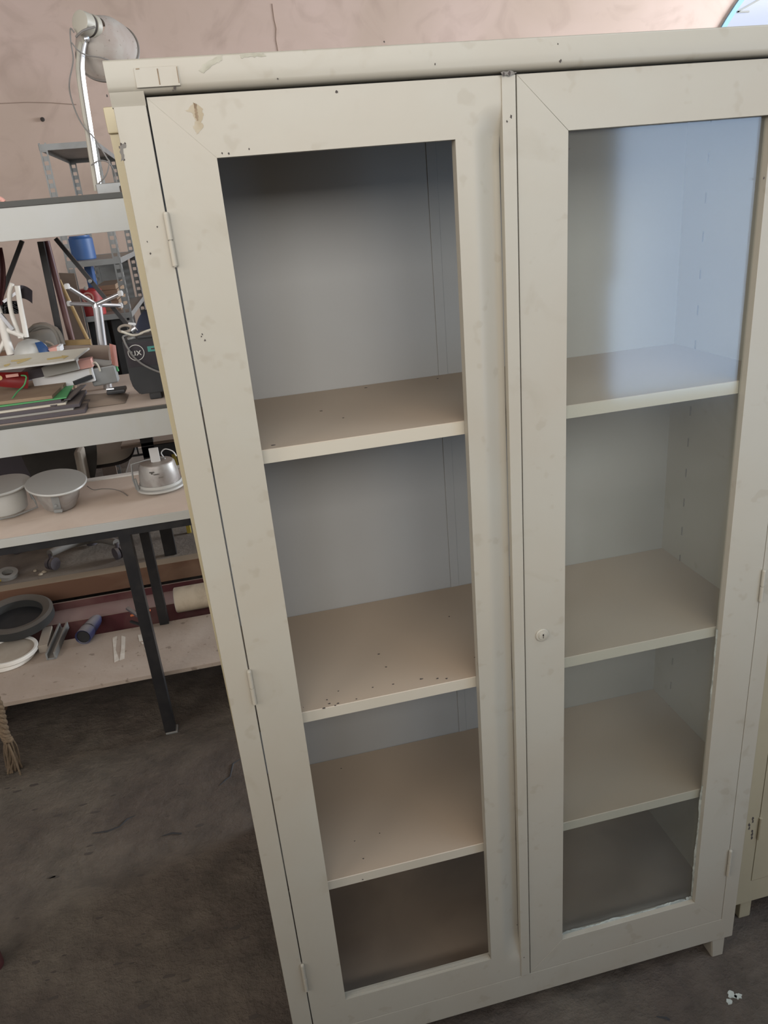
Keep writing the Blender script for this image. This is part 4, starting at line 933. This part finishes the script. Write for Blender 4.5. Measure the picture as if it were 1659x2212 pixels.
# grey appliance with a round knob, seen in the gap
a = P(292, 948, 2.3); c = P(385, 990, 2.3)
ap = thing('amplifier', 'dark grey appliance with round black knob behind the upside-down downlight', 'appliance', (a.x + 0.1, 2.4, c.z))
MB().box((a.x, 2.3, 0.804), (a.x + 0.30, 2.55, a.z + 0.10), 0.004).build('body', 'slate', ap)
k = P(327, 953, 2.29); MB().lathe((k.x, 2.30, k.z), (0, -1, 0), [(0.018, 0), (0.018, 0.012), (0.014, 0.016), (0, 0.016)], 24).build('knob', 'blackplastic', ap)
MB().bar(P(285, 985, 2.28), P(385, 970, 2.28), 0.008, 0.008).bar(P(292, 950, 2.285), P(300, 985, 2.285), 0.006, 0.006).build('frame', 'blacksteel', ap)
# shelf of pinkish board under it
tag(MB().box((P(270, 1000, 2.1).x, 2.08, 0.791), (0.4, 2.24, 0.803)).build('pinkish_board', 'brownleather'), 'brown board lying on the dark desk behind', 'board')
tag(MB().box((P(404, 1150, 2.3).x, 2.3, PZ), (P(413, 1150, 2.3).x, 2.32, 0.739), 0.001).build('yellow_post', 'yellow'), 'thin yellow metal post next to the display cabinet, behind the tables', 'post')
tag(MB().box((P(380, 1150, 2.7).x, 2.68, PZ), (0.5, 2.70, 0.70)).build('beige_panel', 'brownleather'), 'brownish panel standing on the platform far behind the black leg', 'panel')

# office chair on the platform
oc = P(200, 1080, 2.30)
OX, OY = oc.x, 2.36
ch = thing('office_chair', 'dusty grey office chair with beige seat, on the platform behind the downlights', 'chair', (OX, OY, PZ))
hub = P(196, 1162, 2.34)
MB().tube([(hub.x, hub.y, hub.z - 0.03), (hub.x, hub.y, 0.70)], 0.024, 20).build('gas_column', 'slate', ch)
for q, Y in (((256, 1192), 2.14), ((108, 1198), 2.14), ((30, 1165), 2.40), ((300, 1120), 2.5), ((160, 1110), 2.66)):
    e = P(*q, Y); e.z = PZ + 0.075
    mid = hub.lerp(e, 0.5) + Vector((0, 0, 0.008))
    a_ = MB().tube(smooth_path([hub, mid, e]), [0.026 - 0.010 * k / 16 for k in range(17)], 12).build('base_arm', 'chairplastic', ch)
    b = MB()
    b.tube([e, e - Vector((0, 0, 0.03))], 0.008, 10)
    wd = (e - hub).cross(Vector((0, 0, 1))).normalized() * 0.012
    for s in (-1, 1): b.tube([e - Vector((0, 0, 0.047)) + wd * s * 0.3, e - Vector((0, 0, 0.047)) + wd * s * 1.5], 0.027, 20)
    b.build('caster', 'slate', a_)
sc_ = P(226, 1003, 2.34)
def seatf(u, v):
    a_ = 2 * PI * u; r = v; ex = 0.125 * math.copysign(abs(math.cos(a_)) ** 0.6, math.cos(a_)); ey = 0.18 * math.copysign(abs(math.sin(a_)) ** 0.6, math.sin(a_))
    return Vector((sc_.x + ex * r, 2.40 + ey * r, 0.735 - 0.045 * r ** 6 + 0.01 * r * r))
b = MB().grid(seatf, 48, 10); b.build('seat', 'beigefoam', ch)
b = MB().grid(lambda u, v: seatf(u, v) * 1.0 + Vector((0, 0, -0.05 + 0.045 * v ** 6 - 0.01 * v * v)) , 48, 10); b.build('seat_pan', 'slate', ch)
def backf(u, v):
    x = (u - 0.5) * 0.30 * (1 - 0.25 * (2 * v - 1) ** 2); return Vector((P(132, 980, 2.2).x + x, 2.20 - 0.04 * math.cos(x * 5) + 0.03 * v, 0.66 + 0.36 * v))
MB().grid(backf, 16, 14, 0.03).build('backrest', 'darkback', ch)
MB().bar(P(170, 968, 2.12), P(186, 1048, 2.12), 0.030, 0.10, up=(0, 1, 0), bev=0.012).build('arm_pad', 'beigefoam', ch)
# second chair's slate-blue back further right
p = P(300, 705, 2.85)
c4 = thing('blue_chair', 'slate-blue upholstered chair back rising behind the loudspeaker', 'chair', (p.x + 0.06, 2.3, PZ))
def bf(u, v):
    a_ = PI * v; return Vector((p.x + 0.085 - 0.11 * math.cos(PI * u) * math.sqrt(max(0, 1 - (v) ** 3)), 2.85 + 0.02 * math.sin(PI * u), 1.05 + (P(310, 665, 2.85).z - 1.05) * v))
MB().grid(bf, 20, 18, 0.03).build('backrest', 'slateblue', c4)
MB().box((p.x + 0.06, 2.9, 0.75), (p.x + 0.09, 2.93, 1.15)).build('back_post', 'blacksteel', c4)
MB().box((p.x - 0.10, 2.72, 0.70), (p.x + 0.25, 3.07, 0.76), 0.02).build('seat', 'slateblue', c4)
MB().tube([(p.x + 0.075, 2.8, PZ), (p.x + 0.075, 2.8, 0.72)], 0.02, 14).build('leg', 'blacksteel', c4)

tag(MB().box((-1.75, 2.85, PZ), (P(88, 980, 2.85).x, 3.15, 1.02), 0.004).build('dark_chest', 'slate'), 'low dark chest behind the office chair at the left edge', 'chest')
p0 = P(118, 560, 3.24); p1 = P(152, 560, 3.24)  # dark upright board added in place of the shadow beside the rack
bb = MB().prism([(p0.x, 3.26, P(128, 590, 3.24).z), (p1.x, 3.26, P(152, 592, 3.24).z), (p1.x - 0.02, 3.245, 0.0), (p0.x - 0.02, 3.245, 0.0)], (0, 0.02, 0))
tag(bb.build('shadow_board', 'brownleather', smooth=False), 'dark brown board standing in for the shadow left of the slotted rack', 'board')
# tape roll and crumbs on the platform, at left
p = Z(18, 1246, PZ)
tr = thing('tape_roll', 'pale roll of tape with yellow edge on the platform at the left', 'tape', (p.x, p.y, PZ))
MB().lathe((p.x, p.y, PZ), (0.15, -0.2, 1), [(0.022, 0.002), (0.040, 0.002), (0.041, 0.024), (0.022, 0.024)], 32, close=True).build('roll', 'greycard', tr)
MB().lathe((p.x - 0.022, p.y - 0.02, PZ), (0, 0, 1), [(0, 0), (0.016, 0), (0.016, 0.01), (0, 0.012)], 16).build('yellow_cap', 'yellow', tr)
for i, (px, py) in enumerate(((76, 1234), (88, 1241), (95, 1236))):
    p = Z(px, py, PZ); tag(MB().lathe((p.x, p.y, PZ - 0.001), (0, 0, 1), [(0, 0), (0.008 + 0.002 * i, 0.001), (0.006, 0.007), (0, 0.009)], 9).build('pebble', 'cream_roll'), ['leftmost small pale pebble on the platform', 'middle small pale pebble on the platform', 'rightmost small pale pebble on the platform'][i], 'pebble', 'pebbles on the platform')

# maroon channel beam
Yc = 1.87
za = 0.195
scn = thing('steel_channel', 'long maroon steel channel lying between the low board and the timber beam', 'steel channel', (-0.5, 1.84, 0))
za, zb, zc_, zd = P(220, 1287, 1.87).z, P(220, 1302, 1.87).z, P(220, 1331, 1.79).z, P(220, 1344, 1.79).z
MB().box((-1.42, 1.868, zb - 0.03), (0.36, 1.876, za), 0.001).build('flange', 'maroon', scn)
MB().prism([(-1.42, 1.870, zb), (-1.42, 1.79, zc_), (-1.42, 1.79, zc_ - 0.008), (-1.42, 1.870, zb - 0.008)], (1.78, 0, 0)).build('web', 'channelweb', scn, smooth=False)
MB().box((-1.42, 1.784, 0.0), (0.36, 1.792, zc_ + 0.002), 0.001).build('flange', 'maroon', scn)

# ================================================================== low board on the floor and what lies on it
BZ = 0.200
bd = thing('low_board', 'wide pale dusty board raised a little off the floor under the table', 'board', (-0.6, 1.48, 0))
by0, by1 = 1.305, 1.665
MB().box((-1.9, by0, BZ - 0.016), (0.9, by1, BZ), 0.0015).build('panel', 'board', bd)
for x in (-1.7, -0.98, 0.25): MB().box((x, by0 + 0.10, 0), (x + 0.06, by1 - 0.02, BZ - 0.016)).build('bearer', 'wood', bd)
def mark(pts, label):
    b = MB(); b.prism([Vector((*Z(px, py, BZ).xy, BZ + 0.0002)) for px, py in pts], (0, 0, 0.0006)); return b
tp = mark([(243, 1378), (253, 1374), (250, 1404), (258, 1426), (247, 1431), (246, 1412)], '')
tp.prism([Vector((*Z(px, py, BZ).xy, BZ + 0.0002)) for px, py in [(262, 1373), (271, 1376), (269, 1423), (258, 1427), (262, 1400)]], (0, 0, 0.0006))
tag(tp.build('tape_strip', 'tape', smooth=False), 'peeling pale tape residue in the middle of the low board', 'tape')
tp = mark([(298, 1372), (309, 1370), (312, 1384), (301, 1386)], '')
for q in ([(305, 1388), (320, 1385), (321, 1389), (307, 1392)], [(312, 1400), (322, 1398), (323, 1404), (314, 1407)]): tp.prism([Vector((*Z(px, py, BZ).xy, BZ + 0.0002)) for px, py in q], (0, 0, 0.0006))
tag(tp.build('tape_strip', 'tape', smooth=False), 'faint broken tape residue left of the black table leg', 'tape')

# dusty paper tube
a = P(378, 1288, 1.72); c = P(470, 1276, 1.72); r = 0.050
a.z = 0.255; c.z = 0.255; a.y = c.y = 1.722
c.x = 0.35
pt = thing('paper_tube', 'thick dusty cream cardboard tube at the back of the low board', 'tube', (0.05, 1.72, BZ))
MB().tube([a, c], r, 36).build('roll', 'cream_roll', pt)
MB().lathe(a + Vector((0.0, 0, 0)), (-1, 0, 0), [(r * .99, 0.0), (r * .93, 0.003), (0, 0.003)], 36).build('end_cap', 'paper', pt)

# tyre lying behind the white lids
b = MB(); tcn = P(52, 1395, 1.60)
ty = thing('rubber_tyre', 'black rubber tyre leaning at the back of the low board, cut by the left edge', 'tyre', tcn)
axt = Vector((0.03, -0.10, 0.99)).normalized(); Rr = 0.132
tcn = P(38, 1338, 1.75)
b.lathe(tcn, axt, [(Rr * 0.78, -0.012), (Rr * 0.92, -0.014), (Rr, -0.006), (Rr, 0.026), (Rr * 0.92, 0.034), (Rr * 0.78, 0.030), (Rr * 0.72, 0.024), (Rr * 0.72, -0.008)], 56, close=True); b.build('ring', 'tire', ty)
MB().lathe(tcn, axt, [(0, -0.010), (Rr * 0.74, -0.010), (Rr * 0.74, -0.006), (0, -0.006)], 40).build('liner', 'blackplastic', ty)

# two stacked white plastic lids
for i in range(2):
    z0 = BZ + 0.001 + i * 0.018
    p = Z(22, 1412, BZ + 0.02)
    r = 0.098 - 0.003 * (1 - i)
    b = MB().lathe((p.x - 0.012 * (1 - i), p.y, z0), (0, 0, 1), [(0, 0), (r * 0.97, 0), (r, 0.003), (r, 0.013), (r * 0.985, 0.0165), (r * 0.90, 0.0165), (r * 0.87, 0.012), (0, 0.011)], 64)
    o = tag(b.build('plastic_tray', 'white'), ['lower of the two stacked white plastic lids on the low board', 'upper white plastic lid with dusty hollow top on the low board'][i], 'lid', 'white lids stacked on the low board')
    if i: MB().lathe((p.x - 0.012 * (1 - i), p.y, z0), (0, 0, 1), [(0, 0.0125), (r * 0.86, 0.0125), (r * 0.86, 0.0120), (0, 0.0120)], 48).build('dust_layer', 'liddust', o)
# short steel channel offcut and grey block
a = Z(112, 1425, BZ); c = Z(140, 1358, BZ)
d = (c - a); d.z = 0; L = d.length; ang = math.atan2(d.y, d.x)
def offcut(a, c, w_, h, t_, m, name, label):
    d = (c - a).normalized(); nrm = Vector((-d.y, d.x, 0)); b = MB()
    for s in (-1, 1):
        b.bar(a + nrm * s * w_ / 2 + Vector((0, 0, h / 2)), c + nrm * s * w_ / 2 + Vector((0, 0, h / 2)), t_, h)
    b.bar(a + Vector((0, 0, t_ / 2)), c + Vector((0, 0, t_ / 2)), w_, t_)
    return tag(b.build(name, m), label, 'steel profile')
a.z = c.z = BZ + 0.001
offcut(a, c, 0.028, 0.028, 0.006, 'greymetal', 'steel_profile', 'short grey steel channel offcut between the white lids and the flashlight')
a = Z(96, 1410, BZ); c = Z(107, 1368, BZ); a.z = c.z = BZ + 0.016
tag(MB().bar(a, c, 0.034, 0.030, bev=0.002).build('metal_block', 'beigefoam'), 'pinkish grey block touching the white lids', 'block')

# flashlight-like cylinder, dark open end towards us
a = Z(183, 1392, BZ); c = Z(211, 1350, BZ); a.z = c.z = BZ + 0.024
a = Vector((a.x, a.y, BZ + 0.030)); c = Vector((c.x, c.y, BZ + 0.023)); d = (c - a); L = d.length
fl = thing('flashlight', 'dusty indigo flashlight lying on the low board, dark lens towards us', 'flashlight', a)
MB().lathe(a, d, [(0.024, 0.004), (0.029, 0.0), (0.029, L * 0.34), (0.027, L * 0.40), (0.0235, L * 0.9), (0.021, L * 1.0), (0.0, L * 1.0)], 36).build('body', 'indigo', fl)
MB().lathe(a, d, [(0, 0.008), (0.0250, 0.008), (0.0262, 0.0)], 32).build('lens', 'blackplastic', fl)
MB().lathe(a, d, [(0.028, L * 0.38), (0.0288, L * 0.40), (0.0268, L * 0.43)], 36).build('grip_ring', 'blackplastic', fl)
MB().lathe(c, d, [(0.0150, -0.002), (0.0150, 0.016), (0.010, 0.018), (0, 0.018)], 24).build('tail_cap', 'indigo', fl)
# clamp / pliers
a = P(275, 1312, 1.60)
cl = thing('spring_clamp', 'black spring clamp with orange handle beside the black table leg', 'clamp', (a.x + 0.05, 1.58, BZ))
MB().bar(P(274, 1313, 1.62), P(320, 1345, 1.55), 0.014, 0.010, bev=0.003).build('jaw', 'slate', cl)
MB().bar(P(282, 1342, 1.58), P(322, 1356, 1.50), 0.012, 0.008, bev=0.003).build('jaw', 'blackplastic', cl)
MB().bar(P(282, 1330, 1.62), P(325, 1318, 1.60), 0.010, 0.008, bev=0.003).build('handle', 'orange', cl)
MB().lathe(P(311, 1337, 1.55), (0, -1, 0.3), [(0.006, 0), (0.006, 0.008), (0, 0.009)], 14).build('pivot', 'silver', cl)

# ================================================================== rope end, red can, floor litter
rpo = thing('jute_rope', 'frayed brown jute rope end hanging at the left edge to the floor', 'rope', Z(40, 1672, 0))
b = MB()
path = smooth_path([P(-26, 1480, 1.14), P(-6, 1520, 1.15), P(2, 1550, 1.155), P(10, 1585, 1.16), P(18, 1600, 1.16)])
for k in range(3):
    pts = []
    for i, q in enumerate(path):
        a_ = i * 0.8 + k * 2 * PI / 3; pts.append(q + Vector((math.cos(a_), math.sin(a_) * 0.7, 0)) * 0.008)
    b.tube(pts, 0.009, 8)
b.build('strand', 'rope', rpo)
b = MB(); rr = random.Random(9)
for k in range(16):
    e = Z(rr.uniform(14, 48), rr.uniform(1655, 1676), 0.006); s = P(rr.uniform(10, 22), rr.uniform(1585, 1600), 1.16)
    m_ = s.lerp(e, 0.5) + Vector((rr.uniform(-0.008, 0.02), rr.uniform(-0.01, 0.01), 0.012))
    b.tube(smooth_path([s, m_, e]), rr.uniform(0.0022, 0.0042), 6)
b.build('frayed_end', 'rope', rpo)
p = Z(-13, 2088, 0)
t_ = thing('red_can', 'dark red can on the floor at the lower left edge', 'can', (p.x, p.y, 0))
MB().lathe((p.x, p.y, 0), (0, 0, 1), [(0, 0), (0.022, 0), (0.0235, 0.003), (0.0235, 0.092), (0.020, 0.098), (0, 0.098)], 32).build('body', 'maroon', t_)
p = Z(1575, 2165, 0)
for i, (dx, dy, r) in enumerate(((0, 0, 0.006), (0.014, 0.012, 0.009), (0.026, 0.006, 0.007))):
    tag(MB().prism([(p.x + dx + u, p.y + dy + v, 0.0001) for u, v in blob(11, r, 0.4, i + 20)], (0, 0, 0.0012)).build('paint_splash', 'putty', smooth=False),
        ['smallest pale paint drip on the floor near the cabinet foot', 'largest pale paint drip on the floor near the cabinet foot', 'rightmost pale paint drip on the floor near the cabinet foot'][i], 'paint spot', 'paint drips on the floor')
for o in list(sc.objects):
    if 'o' in o.keys(): del o['o']
